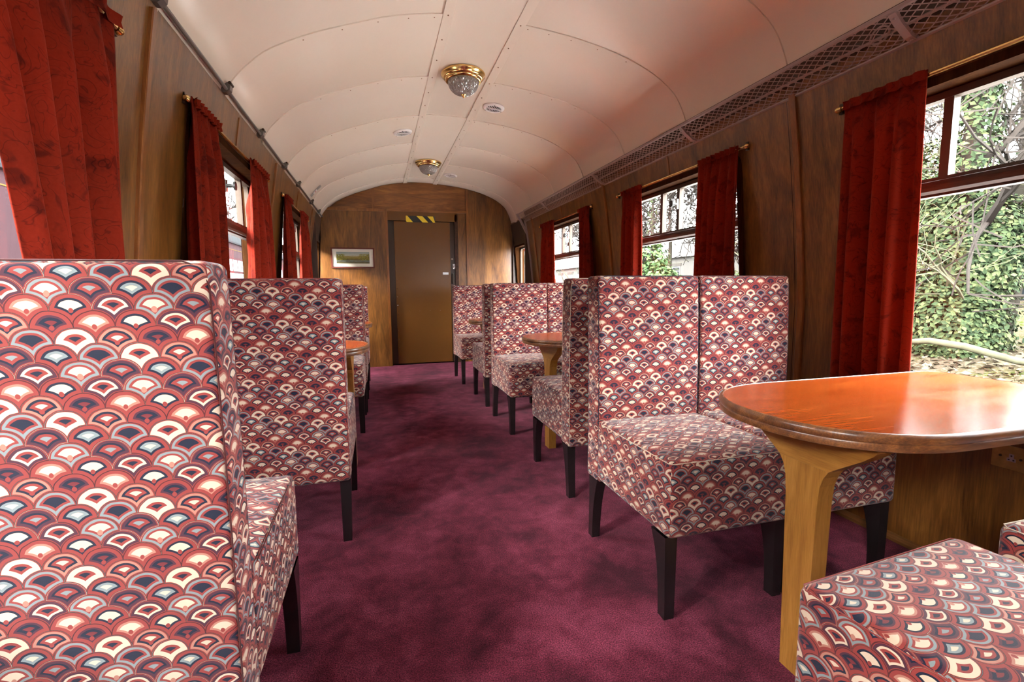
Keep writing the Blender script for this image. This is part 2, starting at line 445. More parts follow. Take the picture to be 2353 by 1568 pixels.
for xa, xb in ((.372, .424), (.756, .808)):
    mb = MB(); zs = [(xa, zceil(xa)), ((xa+xb)/2, zceil((xa+xb)/2)), (xb, zceil(xb))]
    P = [[(x, y, z-(.0085 if 0 < k < 4 else -.01)) for k, (x, z) in enumerate([zs[0]]+zs+[zs[2]])] for y in (Y0, 1.92, 4.02, 6.235, Y1)]
    mb.grid(P); obj('cover_strip', mb, 'ceiling_strip', ceil)
mb = MB()
for xa in (.398, .782):
    y = .6
    while y < 6.4:
        mb.lathe([(0, -.0035), (.003, -.0032), (.0042, 0)], (xa, y, zceil(xa)-.0085), 6); y += .2467
for ys in SEAMS:
    if 1 < ys < 6.4:
        for x in (-.30, -.12, .05, .2, .33, .83, .95, 1.08, 1.24, 1.42):
            c = Vector((x, ys+.028, zceil(x))) + cnormal(x)*.006
            mb.lathe([(0, -.003), (.003, -.002), (.0036, .001)], tuple(c), 6)
tag(obj('screw_heads', mb, 'rust_screw', ceil), kind='stuff')
# outer roof
mb = MB(); mb.grid([[(x + (x-XC)*.10, y, z+.11) for x, z in [tuple(p) for p in CS[::8]]] for y in (Y0-.15, Y1+.15)])
tag(obj('roof', mb, 'coach_roof', smooth=True), 'grey outer roof of the carriage', kind='structure')

# side walls: outer skin with holes, inner veneer panels, battens
END_WIN = (5.96, 6.46, .52, 1.585)          # small window by the vestibule on each side
def openings(): return [(y-WHALF, y+WHALF, WZ0, WZ1) for y in WIN_Y] + [END_WIN]
def rounded_rect(y0, y1, z0, z1, r, n=5):
    out = []
    for cy, cz, a0 in ((y1-r, z1-r, 0), (y0+r, z1-r, PI/2), (y0+r, z0+r, PI), (y1-r, z0+r, 1.5*PI)):
        for k in range(n+1):
            a = a0 + k/n*PI/2; out.append((cy+r*math.cos(a), cz+r*math.sin(a)))
    return out
def holed_strip(ya, yb, za, zb, holes, X, mb):
    """grid of quads on surface x = X(z), skipping rectangular holes"""
    ys = sorted({ya, yb} | {v for h in holes for v in h[:2] if ya < v < yb})
    zs = sorted({za, zb} | {v for h in holes for v in h[2:] if za < v < zb} | {z for z in (.92, 1.1, 1.25, 1.4, 1.55, 1.7, 1.8) if za < z < zb})
    for a, b in zip(ys[:-1], ys[1:]):
        for c, d in zip(zs[:-1], zs[1:]):
            my, mz = (a+b)/2, (c+d)/2
            if any(h[0] < my < h[1] and h[2] < mz < h[3] for h in holes): continue
            mb.add([(X(c), a, c), (X(c), b, c), (X(d), b, d), (X(d), a, d)], [(0, 1, 2, 3)])
EDGES = [Y0, -1.8775, -.945, -.0125, .92, 1.8525, 2.785, 3.7175, 4.65, 5.88, Y1]
BATTEN_LONG = [-1.8775, -.0125, 1.815, 3.69, 5.60]
for side, nm in ((-1, 'left'), (1, 'right')):
    X = lambda z, s=side: XC + s*1.405
    mb = MB(); holed_strip(Y0-.12, Y1+.12, -.3, ZTOP+.12, openings(), X, mb)
    w = obj('wall_'+nm, mb, 'coach_maroon'); tag(w, 'wood veneered carriage side wall with windows, '+nm+' of the aisle', kind='structure')
    for a, b in zip(EDGES[:-1], EDGES[1:]):
        mb = MB(); holed_strip(a+.0015, b-.0015, 0, ZTOP+.01, openings(), lambda z, s=side: XC + s*hw(z), mb)
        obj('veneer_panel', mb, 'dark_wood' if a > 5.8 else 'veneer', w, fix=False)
    for yb in BATTEN_LONG:
        zs = [0, .5, .92, 1.1, 1.25, 1.4, 1.55, 1.7, ZTOP-.01]
        mb = MB(); P = [[(XC+side*(hw(z)+.004-d), yb+dy, z) for dy, d in ((-.017, 0), (-.0165, .014), (-.012, .0165), (.012, .0165), (.0165, .014), (.017, 0))] for z in zs]
        mb.grid(P); obj('batten', mb, 'batten_wood', w)
    for yb in WIN_Y:
        zs = [WZ1+.035, 1.78, ZTOP-.01]
        mb = MB(); P = [[(XC+side*(hw(z)+.004-d), yb+dy, z) for dy, d in ((-.009, 0), (-.0085, .009), (.0085, .009), (.009, 0))] for z in zs]
        mb.grid(P); obj('short_batten', mb, 'batten_wood', w)
    # recess post at the vestibule
    mb = MB(); mb.box(*sorted((XC+side*1.36, XC+side*1.235)), 5.865, 5.90, 0, ZTOP+.04); mb.box(*sorted((XC+side*1.36, XC+side*1.25)), 6.49, 6.53, 0, ZTOP+.02)
    mb.box(*sorted((XC+side*1.34, XC+side*1.262)), 5.90, 6.49, 1.595, 1.625)
    obj('doorway_post', mb, 'dark_wood', w)
    # skirting
    mb = MB(); mb.prism([(side*.0, 0), (side*-.022, 0), (side*-.022, .012), (side*-.014, .024), (0, .026)], Y0, 5.86, 1)
    sk = obj('baseboard_'+nm, mb, 'skirting', loc=(XC+side*1.345, 0, 0)); tag(sk, 'low wooden skirting bead along the '+nm+' wall', kind='structure')
    # cornice bead
    mb = MB(); xx = XC+side*1.247
    mb.tube([(xx, Y0, ZTOP), (xx, 5.87, ZTOP)], .011, 10)
    mb.box(*sorted((XC+side*1.233, XC+side*1.262)), Y0, Y1, ZTOP+.004, ZTOP+.03)
    c = obj('trim_1' if side < 0 else 'trim_2', mb, 'batten_wood'); auto_smooth(c, 50); tag(c, 'wooden cornice bead between the '+nm+' wall and ceiling', kind='structure')

# ------------------------------------------------------------------ windows
def window(n, side, yc, half, z0, z1, label, stiles=None, handle=None, transom=1.345, open_gap=None, plain=False):
    w = empty('window_%d' % n, (XC+side*1.38, yc, z0)); tag(w, label, kind='structure')
    off = Vector((XC+side*1.38, yc, z0))
    def put(name, mb, mat, parent=w, smooth=False):
        mb.v = [(a-off.x, b-off.y, c-off.z) for a, b, c in mb.v]
        o = obj(name, mb, mat, parent); return auto_smooth(o, 40) if smooth else o
    # reveal and lip: rounded ring from the veneer out to the glass plane
    inner = rounded_rect(yc-half+.014, yc+half-.014, z0+.014, z1-.014, .05)
    outer = rounded_rect(yc-half-.016, yc+half+.016, z0-.016, z1+.016, .06)
    sk = rounded_rect(yc-half-.002, yc+half+.002, z0-.002, z1+.002, .004)
    N = len(inner); mb = MB()
    loops = [[(XC+side*(hw(z)+.004), y, z) for y, z in outer], [(XC+side*(hw(z)-.009), y, z) for y, z in outer],
             [(XC+side*(hw(z)-.012), y, z) for y, z in inner], [(XC+side*1.395, y, z) for y, z in inner], [(XC+side*1.41, y, z) for y, z in outer]]
    vs = [p for L in loops for p in L]; fs = []
    for k in range(len(loops)-1):
        for i in range(N): fs.append((k*N+i, k*N+(i+1) % N, (k+1)*N+(i+1) % N, (k+1)*N+i))
    mb.add(vs, fs); put('surround', mb, 'surround_wood', smooth=True)
    xg = XC+side*1.352
    i2 = rounded_rect(yc-half+.013, yc+half-.013, z0+.013, z1-.013, .05); i3 = rounded_rect(yc-half+.034, yc+half-.034, z0+.034, z1-.034, .045)
    mb = MB(); vs = [(xg-side*.012, y, z) for y, z in i2]+[(xg-side*.012, y, z) for y, z in i3]+[(xg+side*.012, y, z) for y, z in i3]
    fs = [(k*N+i, k*N+(i+1) % N, (k+1)*N+(i+1) % N, (k+1)*N+i) for k in range(2) for i in range(N)]
    mb.add(vs, fs); put('frame', mb, 'alu_frame', smooth=True)
    gy0, gy1, gz0, gz1 = yc-half+.03, yc+half-.03, z0+.03, z1-.03
    def pane(a, b, c, d, dx=0):
        put('pane', MB().add([(xg+dx, a, c), (xg+dx, b, c), (xg+dx, b, d), (xg+dx, a, d)], [(0, 1, 2, 3)]), 'window_glass')
    if plain:
        pane(gy0, gy1, gz0, gz1); return w
    # transom: polished red-brown timber rail with alu strip
    xin = XC+side*1.300
    mb = MB(); mb.prism([(xg+side*.015, transom-.022), (xin+side*.02, transom-.022), (xin+side*.008, transom-.014), (xin, transom+.004), (xin+side*.002, transom+.018), (xin+side*.02, transom+.022), (xg+side*.015, transom+.022)], yc-half+.012, yc+half-.012, 1)
    put('transom', mb, 'sapele_trim')
    mb = MB().box(*sorted((xg-side*.03, xg+side*.016)), yc-half+.012, yc+half-.012, transom+.022, transom+.034); put('transom_strip', mb, 'alu_frame')
    mb = MB().box(*sorted((xg-side*.02, xg+side*.016)), yc-half+.012, yc+half-.012, transom-.030, transom-.022); put('glazing_bead', mb, 'dark_wood')
    pane(gy0, gy1, gz0, transom-.02)
    # top lights: fixed outer panes plus two sliding panes
    st = sorted(stiles)
    for k, y in enumerate(st):
        mb = MB().box(*sorted((xg-side*.022, xg+side*.010)), y-.015, y+.015, transom+.03, gz1+.006); put('stile', mb, 'alu_frame')
    ys = [gy0]+st+[gy1]
    for k in range(len(ys)-1): pane(ys[k], ys[k+1], transom+.03, gz1, -side*.006*(k % 2))
    mb = MB().box(*sorted((xg-side*.026, xg+side*.008)), gy0, gy1, gz1-.012, gz1+.012); put('top_rail', mb, 'alu_frame')
    if handle is not None:
        hy, hz = handle
        mb = MB(); mb.box(*sorted((xg-side*.034, xg-side*.020)), hy-.010, hy+.014, hz-.030, hz+.030)
        h = put('vent_handle', mb, 'chrome')
        hm = MB(); hm.tube([(xg-side*.03, hy, hz), (xg-side*.060, hy, hz), (xg-side*.066, hy, hz)], [.011, .010, .016], 12)
        hm.tube([(xg-side*.066, hy, hz), (xg-side*.076, hy, hz)], [.022, .022], 14)
        hm.v = [(a-off.x, b-off.y, c-off.z) for a, b, c in hm.v]
        k = obj('grip', hm, 'black_grip', h); auto_smooth(k, 40)
    return w
_k = 0
POS = {0: 'behind the viewpoint', 1: 'beside the nearest seats', 2: 'beside the middle table', 3: 'beside the far table'}
for side in (-1, 1):
    for q, yc in enumerate(WIN_Y):
        _k += 1
        if side < 0: st, hd = [yc-.39, yc-.03, yc+.05, yc+.385], (yc+.05, 1.545)
        elif q == 1: st, hd = [yc-.39, yc+.0, yc+.33], None
        else: st, hd = [yc-.39, yc+.01, yc+.20], (yc+.01, 1.545)
        window(_k, side, yc, WHALF, WZ0, WZ1, 'carriage window with sliding top lights %s, on the %s side' % (POS[q], 'left' if side < 0 else 'right'), st, hd)
for side in (-1, 1):
    _k += 1; y0, y1, z0, z1 = END_WIN
    window(_k, side, (y0+y1)/2, (y1-y0)/2, z0, z1, 'narrow vestibule window beside the end wall on the %s' % ('left' if side < 0 else 'right'), plain=True)

# ------------------------------------------------------------------ end walls
def arch_poly(xa, xb, z0, inset=0):
    pts = [(xa, z0), (xb, z0)]
    return pts + [(x, z-inset) for x, z in reversed(cpoints(xa, xb, 30))]
mb = MB(); full = [(XC-1.42, 0), (XC+1.42, 0), (XC+1.42, 2.0)] + [(x + (x-XC)*.10, z+.115) for x, z in reversed([tuple(p) for p in CS[::6]])] + [(XC-1.42, 2.0)]
mb.prism(full, Y1+.03, Y1+.10, 1)
we = obj('wall_end', mb, 'dark_wood'); tag(we, 'veneered end wall with the brown connecting door', kind='structure')
mb = MB(); mb.prism(full, Y0-.10, Y0-.02, 1)
tag(obj('wall_back', mb, 'veneer'), 'veneered end wall behind the viewpoint', kind='structure')
def endpanel(name, poly, y0, y1, mat, par=we):
    return obj(name, MB().prism(poly, y0, y1, 1), mat, par)
endpanel('overdoor_panel', arch_poly(.0, 1.195, 2.045, .004), Y1, Y1+.03, 'veneer_cross')
endpanel('upper_side_panel', arch_poly(-.65, -.025, 1.875, .004), Y1, Y1+.03, 'veneer_cross')
endpanel('side_panel', [(1.215, 0), (XC+1.345, 0), (XC+1.345, .95), (XC+1.242, 1.872)] + [(x, z-.004) for x, z in reversed(cpoints(1.215, 1.83, 20))], Y1, Y1+.03, 'veneer')
endpanel('jamb_panel', [(1.075, 0), (1.195, 0), (1.195, 2.02), (1.075, 2.02)], Y1, Y1+.03, 'veneer')
for poly in ([(-.028, 2.035), (.002, 2.035), (.002, zceil(0)-.004), (-.028, zceil(-.028)-.004)],
             [(1.190, 0), (1.222, 0), (1.222, zceil(1.222)-.004), (1.190, zceil(1.19)-.004)]):
    endpanel('batten', poly, Y1-.014, Y1+.02, 'batten_wood')
endpanel('overdoor_rail', [(.10, 2.02), (1.19, 2.02), (1.19, 2.06), (.10, 2.06)], Y1-.016, Y1+.02, 'veneer_cross')
endpanel('door_jamb', [(1.028, 0), (1.072, 0), (1.072, 2.0), (1.028, 2.0)], Y1-.03, Y1+.03, 'sapele_trim')
endpanel('door_jamb', [(.150, 0), (.178, 0), (.178, 1.9), (.150, 1.9)], Y1-.02, Y1+.03, 'door_brown_dark')
# left partition in front of the end wall
ptn = obj('partition_panel', MB().prism([(-.745, .0), (.125, 0), (.125, 2.0), (-.63, 2.0), (-.645, 1.93)], 6.452, 6.485, 1), 'veneer', we)
endpanel('partition_rail', [(-.62, 2.0), (.155, 2.0), (.155, 2.035), (-.585, 2.035)], 6.442, 6.53, 'batten_wood')
endpanel('partition_edge', [(.125, 0), (.156, 0), (.156, 2.0), (.125, 2.0)], 6.442, 6.53, 'batten_wood')
# door
dr = empty('door_1', (.60, Y1, 0)); tag(dr, 'brown painted steel connecting door in the end wall', kind='structure')
def dpart(name, mb, mat, par=dr):
    mb.v = [(a-.60, b-Y1, c) for a, b, c in mb.v]; return obj(name, mb, mat, par)
dpart('door_leaf', MB().box(.235, .965, Y1-.012, Y1+.028, .018, 1.898), 'door_brown')
dpart('kick_plate', MB().box(.240, .962, Y1-.016, Y1-.0125, .02, .745), 'door_brown')
dpart('hinge_stile', MB().box(.178, .233, Y1-.006, Y1+.028, .018, 1.898), 'door_brown_dark')
dpart('lock_stile', MB().box(.966, 1.027, Y1-.010, Y1+.028, .018, 1.898), 'door_brown_dark')
dpart('header_board', MB().box(.158, 1.06, Y1-.030, Y1+.03, 1.905, 2.018), 'door_brown')
dpart('hatch', MB().box(.485, .575, Y1-.016, Y1-.012, .92, 1.0), 'door_brown')
dpart('label_plate', MB().box(.858, .935, Y1-.0145, Y1-.012, 1.205, 1.235), 'label_white')
lk = dpart('lock', MB().box(.995, 1.025, Y1-.022, Y1-.010, 1.28, 1.345), 'chrome')
dpart('keyhole', MB().box(1.004, 1.016, Y1-.0235, Y1-.0221, 1.30, 1.325), 'tape_black')
k = dpart('bolt_knob', MB().tube([(.985, Y1-.008, 1.41), (.985, Y1-.03, 1.41)], [.009, .013], 10), 'chrome'); auto_smooth(k)
dpart('door_handle', MB().tube([(.99, Y1-.008, 1.22), (.99, Y1-.045, 1.215), (.99, Y1-.045, 1.09), (.99, Y1-.008, 1.085)], .008, 8), 'bronze_dark')
mb = MB()
for x in np.linspace(.262, .95, 6): mb.lathe([(0, -.003), (.004, -.002), (.005, .0)], (0, 0, 0), 6); mb.v[-18:] = [(x+a, Y1-.0165+c, .722+b) for a, b, c in mb.v[-18:]]
for z in np.linspace(.12, 1.25, 11): mb.lathe([(0, -.003), (.004, -.002), (.005, .0)], (0, 0, 0), 6); mb.v[-18:] = [(.252+a, Y1-.0165+c, z+b) for a, b, c in mb.v[-18:]]
tag(dpart('rivets', mb, 'chrome'), kind='stuff')
# hazard tape on the header
hz = empty('hazard_tape', (.58, Y1-.031, 1.925)); tag(hz, 'yellow and black striped warning tape above the brown door', 'tape')
obj('tape_backing', MB().box(-.19, .19, -.0015, 0, -.038, .042), 'tape_black', hz)
for k in range(3):
    x = -.19 + k*.139
    poly = [(x+.075, -.038), (x+.150, -.038), (x+.075, .042), (x, .042)] if k else [(x+.010, -.038), (x+.09, -.038), (x+.02, .042), (x, .042), (x, -.02)]
    if k: poly = [(min(px, .19), pz) for px, pz in poly]
    obj('yellow_stripe', MB().prism(poly, -.003, -.0015, 1), 'tape_yellow', hz)

# framed landscape on the partition
pf = empty('picture', (-.285, 6.451, 1.285)); tag(pf, 'framed landscape print in cream mount on the partition', 'picture')
fw, fh, ft = .262, .255, .017
for nm, poly in (('frame_rail', [(-fw, 0), (fw, 0), (fw-ft, ft), (-fw+ft, ft)]), ('frame_rail', [(-fw, fh), (-fw+ft, fh-ft), (fw-ft, fh-ft), (fw, fh)]),
                 ('frame_stile', [(-fw, 0), (-fw+ft, ft), (-fw+ft, fh-ft), (-fw, fh)]), ('frame_stile', [(fw, 0), (fw, fh), (fw-ft, fh-ft), (fw-ft, ft)])):
    obj(nm, MB().prism(poly, -.022, 0, 1), 'frame_mahogany', pf)
obj('mount', MB().box(-fw+ft, fw-ft, -.010, -.002, ft, fh-ft), 'mount_white', pf)
mb = MB().add([(-.198, -.0108, .058), (.200, -.0108, .058), (.200, -.0108, .203), (-.198, -.0108, .203)], [(0, 1, 2, 3)], [[(0, 0), (1, 0), (1, 1), (0, 1)]])
obj('print', mb, 'landscape_print', pf)
obj('picture_glass', MB().add([(-fw+ft, -.013, ft), (fw-ft, -.013, ft), (fw-ft, -.013, fh-ft), (-fw+ft, -.013, fh-ft)], [(0, 1, 2, 3)]), 'window_glass', pf)

# ------------------------------------------------------------------ luggage rack on the right
RK = [(XC+1.252, 1.846), (1.795, 1.858), (1.745, 1.892), (1.712, 1.922)]
rk = empty('luggage_rack', (1.75, 3.0, 1.85)); tag(rk, 'long mauve grey metal luggage rack with diamond mesh above the right windows', 'luggage rack')
def rpart(name, mb, mat='rack_metal', par=rk):
    mb.v = [(a-1.75, b-3.0, c-1.85) for a, b, c in mb.v]; return obj(name, mb, mat, par)
RY0, RY1 = .15, 5.84
def rp(t):
    t = t*(len(RK)-1); k = min(int(t), len(RK)-2); f = t-k
    return (RK[k][0]*(1-f)+RK[k+1][0]*f, RK[k][1]*(1-f)+RK[k+1][1]*f)
mb = MB(); step = .040; rows = 6.0; span = rows*step
n = int((RY1-RY0+span)/step)
for d in (1, -1):
    for k in range(n):
        ya = RY0 - span + k*step if d > 0 else RY0 + k*step
        prev = None
        for s in range(4):
            t = s/3; y = ya + d*t*span; x, z = rp(t); cur = (x, y, z)
            if prev and RY0 <= prev[1] <= RY1 and RY0 <= y <= RY1:
                a, b = Vector(prev), Vector(cur); dd = (b-a).normalized(); nn = Vector((-.55, 0, -.83)); w = dd.cross(nn).normalized()*.0017; h = nn*.0018
                o = len(mb.v); mb.v += [tuple(q) for q in (a-w, a+w, b+w, b-w, a-w+h, a+w+h, b+w+h, b-w+h)]
                for f in ((4, 5, 6, 7), (0, 1, 5, 4), (3, 7, 6, 2), (0, 3, 2, 1)): mb.f.append(tuple(i+o for i in f)); mb.uv.append(None)
            prev = cur
tag(rpart('wire_mesh', mb), kind='stuff')
mb = MB(); mb.tube([(1.712, RY0, 1.925), (1.712, RY1, 1.925)], .009, 8); k = rpart('front_rail', mb); auto_smooth(k)
mb = MB(); mb.tube([(1.80, RY0, 1.900), (1.80, RY1, 1.900)], .006, 8); k = rpart('inner_rail', mb); auto_smooth(k)
rpart('wall_angle', MB().prism([(XC+1.262, 1.838), (XC+1.236, 1.838), (XC+1.226, 1.842), (XC+1.226, 1.848), (XC+1.255, 1.850), (XC+1.255, 1.872), (XC+1.262, 1.872)], RY0, RY1, 1))
for y in (.12, 1.31, 2.49, 3.66, 4.94):
    b = [(RK[0][0]-.004, RK[0][1]-.008)] + [(x-.004, z-.009) for x, z in RK[1:]]; tps = [(x+.003, z+.003) for x, z in reversed(RK)]
    br = rpart('bracket', MB().prism(b+tps, y-.013, y+.013, 1))
    for t in (.2, .85):
        m2 = MB(); x, z = rp(t); m2.tube([(x-.002, y, z-.004), (x-.007, y, z-.014)], [.006, .004], 8)
        m2.v = [(a-1.75, b_-3.0, c-1.85) for a, b_, c in m2.v]; obj('rivet', m2, 'rack_metal', br)
    m3 = MB(); m3.tube([(1.79, y+.10+.035*math.cos(a), 1.905+.028*math.sin(a)) for a in np.linspace(0, 2*PI, 13)], .004, 6, False)
    rpart('hook_ring', m3)
rpart('end_strut', MB().prism([(1.700, 1.930), (1.716, 1.940), (XC+1.268, 1.700), (XC+1.262, 1.668), (XC+1.25, 1.668)], RY1-.012, RY1+.012, 1))
up = MB()
zz = [.55, .8, 1.0, 1.2, 1.4, 1.55, 1.70, 1.86]
up.grid([[(XC+hw(z)-.002, RY1-.016, z), (XC+hw(z)-.016, RY1-.016, z), (XC+hw(z)-.016, RY1+.016, z), (XC+hw(z)-.002, RY1+.016, z)] for z in zz])
u_ = rpart('end_upright', up)
m4 = MB()
z = .60
while z < 1.66:
    m4.box(XC+hw(z)-.020, XC+hw(z)-.015, RY1-.019, RY1-.008, z, z+.008); z += .017
m4.v = [(a-1.75, b-3.0, c-1.85) for a, b, c in m4.v]
tag(obj('perforations', m4, 'rack_metal', u_), kind='stuff')

tb = obj('trim_3', MB().prism([(1.801, 1.985), (1.796, 1.983), (1.815, 1.93), (1.826, 1.868), (1.834, 1.868)], Y0, 5.86, 1), 'dark_wood'); tag(tb, 'dark board behind the luggage rack mesh', kind='structure')
# rail left behind on the left side
rl = empty('ceiling_rail', (-.61, 3.5, 1.905)); tag(rl, 'grey metal rail clipped along the ceiling edge above the left windows', 'rail')
def lpart(name, mb, mat='rail_grey', par=rl):
    mb.v = [(a+.61, b-3.5, c-1.905) for a, b, c in mb.v]; return obj(name, mb, mat, par)
mb = MB(); mb.tube([(-.622, -1.9, 1.908), (-.622, 6.40, 1.908)], .0085, 10); auto_smooth(lpart('rail_tube', mb))
for y in (-.8, .3, 1.12, 1.83, 2.53, 3.18, 3.93, 4.56, 5.42, 6.05):
    mb = MB(); mb.prism([(-.642, 1.908), (-.640, 1.893), (-.622, 1.892), (-.606, 1.905), (-.602, 1.925), (-.612, 1.938), (-.632, 1.926)], y-.018, y+.018, 1)
    b = lpart('rail_clip', mb, 'rail_grey')
    mb = MB(); mb.tube([(-.604, y-.022, 1.934), (-.604, y+.022, 1.934)], .007, 8)
    lpart('clip_bolt', mb, 'bronze_dark', b)
# small plaque near the far end of the left ceiling edge
pq = empty('ceiling_plaque', (-.575, 5.33, 1.995)); tag(pq, 'small grey plaque with red mark at the far left of the ceiling', 'plaque')
pv = [Vector((x, 0, zceil(x)))+cnormal(x)*.006-Vector((-.575, 0, 1.995)) for x in (-.618, -.595, -.56, -.52)]
mb = MB(); mb.grid([[(p.x, y, p.z) for p in pv] for y in (-.045, .045)]); obj('plate', mb, 'plaque_grey', pq)
mb = MB(); mb.grid([[(p.x+.002, y, p.z-.002) for p in pv[1:3]] for y in (-.03, .03)]); obj('white_field', mb, 'label_white', pq)
mb = MB(); mb.grid([[(pv[1].x*f+pv[2].x*(1-f)+.003, y, pv[1].z*f+pv[2].z*(1-f)-.003) for f in (.7, .3)] for y in (-.014, .012)]); obj('red_mark', mb, 'red_print', pq)

# ------------------------------------------------------------------ ceiling lights and vents
def ceiling_light(y, label):
    z = zceil(XC) - .008
    t = empty('ceiling_light', (XC, y, z)); tag(t, label, 'ceiling light', 'brass ceiling lights along the centre panel')
    mb = MB().lathe([(.0, 0), (.142, 0), (.145, -.006), (.143, -.014), (.133, -.020), (.132, -.026), (.126, -.034), (.120, -.036), (.119, -.043), (.110, -.050), (.104, -.050), (.104, -.03)], n=48)
    auto_smooth(obj('brass_rim', mb, 'brass', t), 60)
    prof = [(.104, -.044), (.104, -.052), (.1025, -.062), (.099, -.074), (.093, -.086), (.085, -.097), (.075, -.107), (.063, -.115), (.050, -.121), (.036, -.125), (.022, -.1275), (.008, -.128)]
    prof = [(r*.955, z_) for r, z_ in prof]
    n_ = 30; mb = MB()
    def dp(i, k): a_ = 2*PI*(i+.5*(k % 2))/n_; r_, z_ = prof[k]; return Vector((r_*math.cos(a_), r_*math.sin(a_), z_))
    for k in range(len(prof)-2):
        for i in range(n_):
            a_, b_, c_, d_ = dp(i, k), dp(i+(k % 2), k+1), dp(i, k+2), dp(i-1+(k % 2), k+1)
            m_ = (a_+b_+c_+d_)/4; m_ += Vector((m_.x, m_.y, (m_.z+.05)*1.2)).normalized()*(.0036 if k < 8 else .001)
            mb.add([a_, b_, c_, d_, m_], [(0, 1, 4), (1, 2, 4), (2, 3, 4), (3, 0, 4)])
    mb.lathe([(.0995, -.040), (.0995, -.058)], n=48); mb.lathe([(.03, -.1262), (.002, -.128)], n=20)
    obj('glass_dome', mb, 'cut_glass', t)
    mb = MB().lathe([(.0, -.150), (.004, -.146), (.009, -.140), (.016, -.132), (.018, -.128), (.012, -.124), (0, -.122)], n=14)
    auto_smooth(obj('finial', mb, 'brass', t), 50)
ceiling_light(3.235, 'nearer brass rimmed ceiling light with cut glass dome')
ceiling_light(5.47, 'farther brass rimmed ceiling light close to the end wall')
ceiling_light(.98, 'brass rimmed ceiling light above the nearest seats, behind the frame')
def vent(x, y, label):
    z = zceil(x); nrm = cnormal(x)
    t = empty('ceiling_vent', (x, y, z-.0095)); t.rotation_euler = (0, math.atan2(-nrm.x, -nrm.z), 0); tag(t, label, 'vent', 'round white ceiling vents')
    mb = MB().lathe([(.082, .004), (.082, -.003), (.076, -.009), (.066, -.012), (.059, -.010), (.059, .003)], n=32); auto_smooth(obj('ring', mb, 'vent_white', t), 40)
    obj('backing', MB().lathe([(0, -.0005), (.060, -.0005), (.060, .004)], n=24), 'vent_dark', t)
    for k in range(-4, 5):
        xx = k*.0125; hh = math.sqrt(max(0, .0585**2-xx*xx)); obj('slat', MB().box(xx-.0012, xx+.0012, -hh, hh, -.009, -.003), 'vent_white', t)
    obj('cross_bar', MB().box(-.0585, .0585, -.005, .005, -.012, -.004), 'vent_white', t)
    for a in (.4, 2.5, 4.6):
        obj('screw', MB().lathe([(0, -.0135), (.004, -.0128), (.0045, -.009)], (.069*math.cos(a), .069*math.sin(a), 0), 6), 'bronze_dark', t)
vent(.905, 3.70, 'round white slatted vent just right of the nearer ceiling light')
vent(.262, 4.42, 'round white slatted vent left of the centre strips')
vent(.902, 5.93, 'round white slatted vent beyond the farther ceiling light')

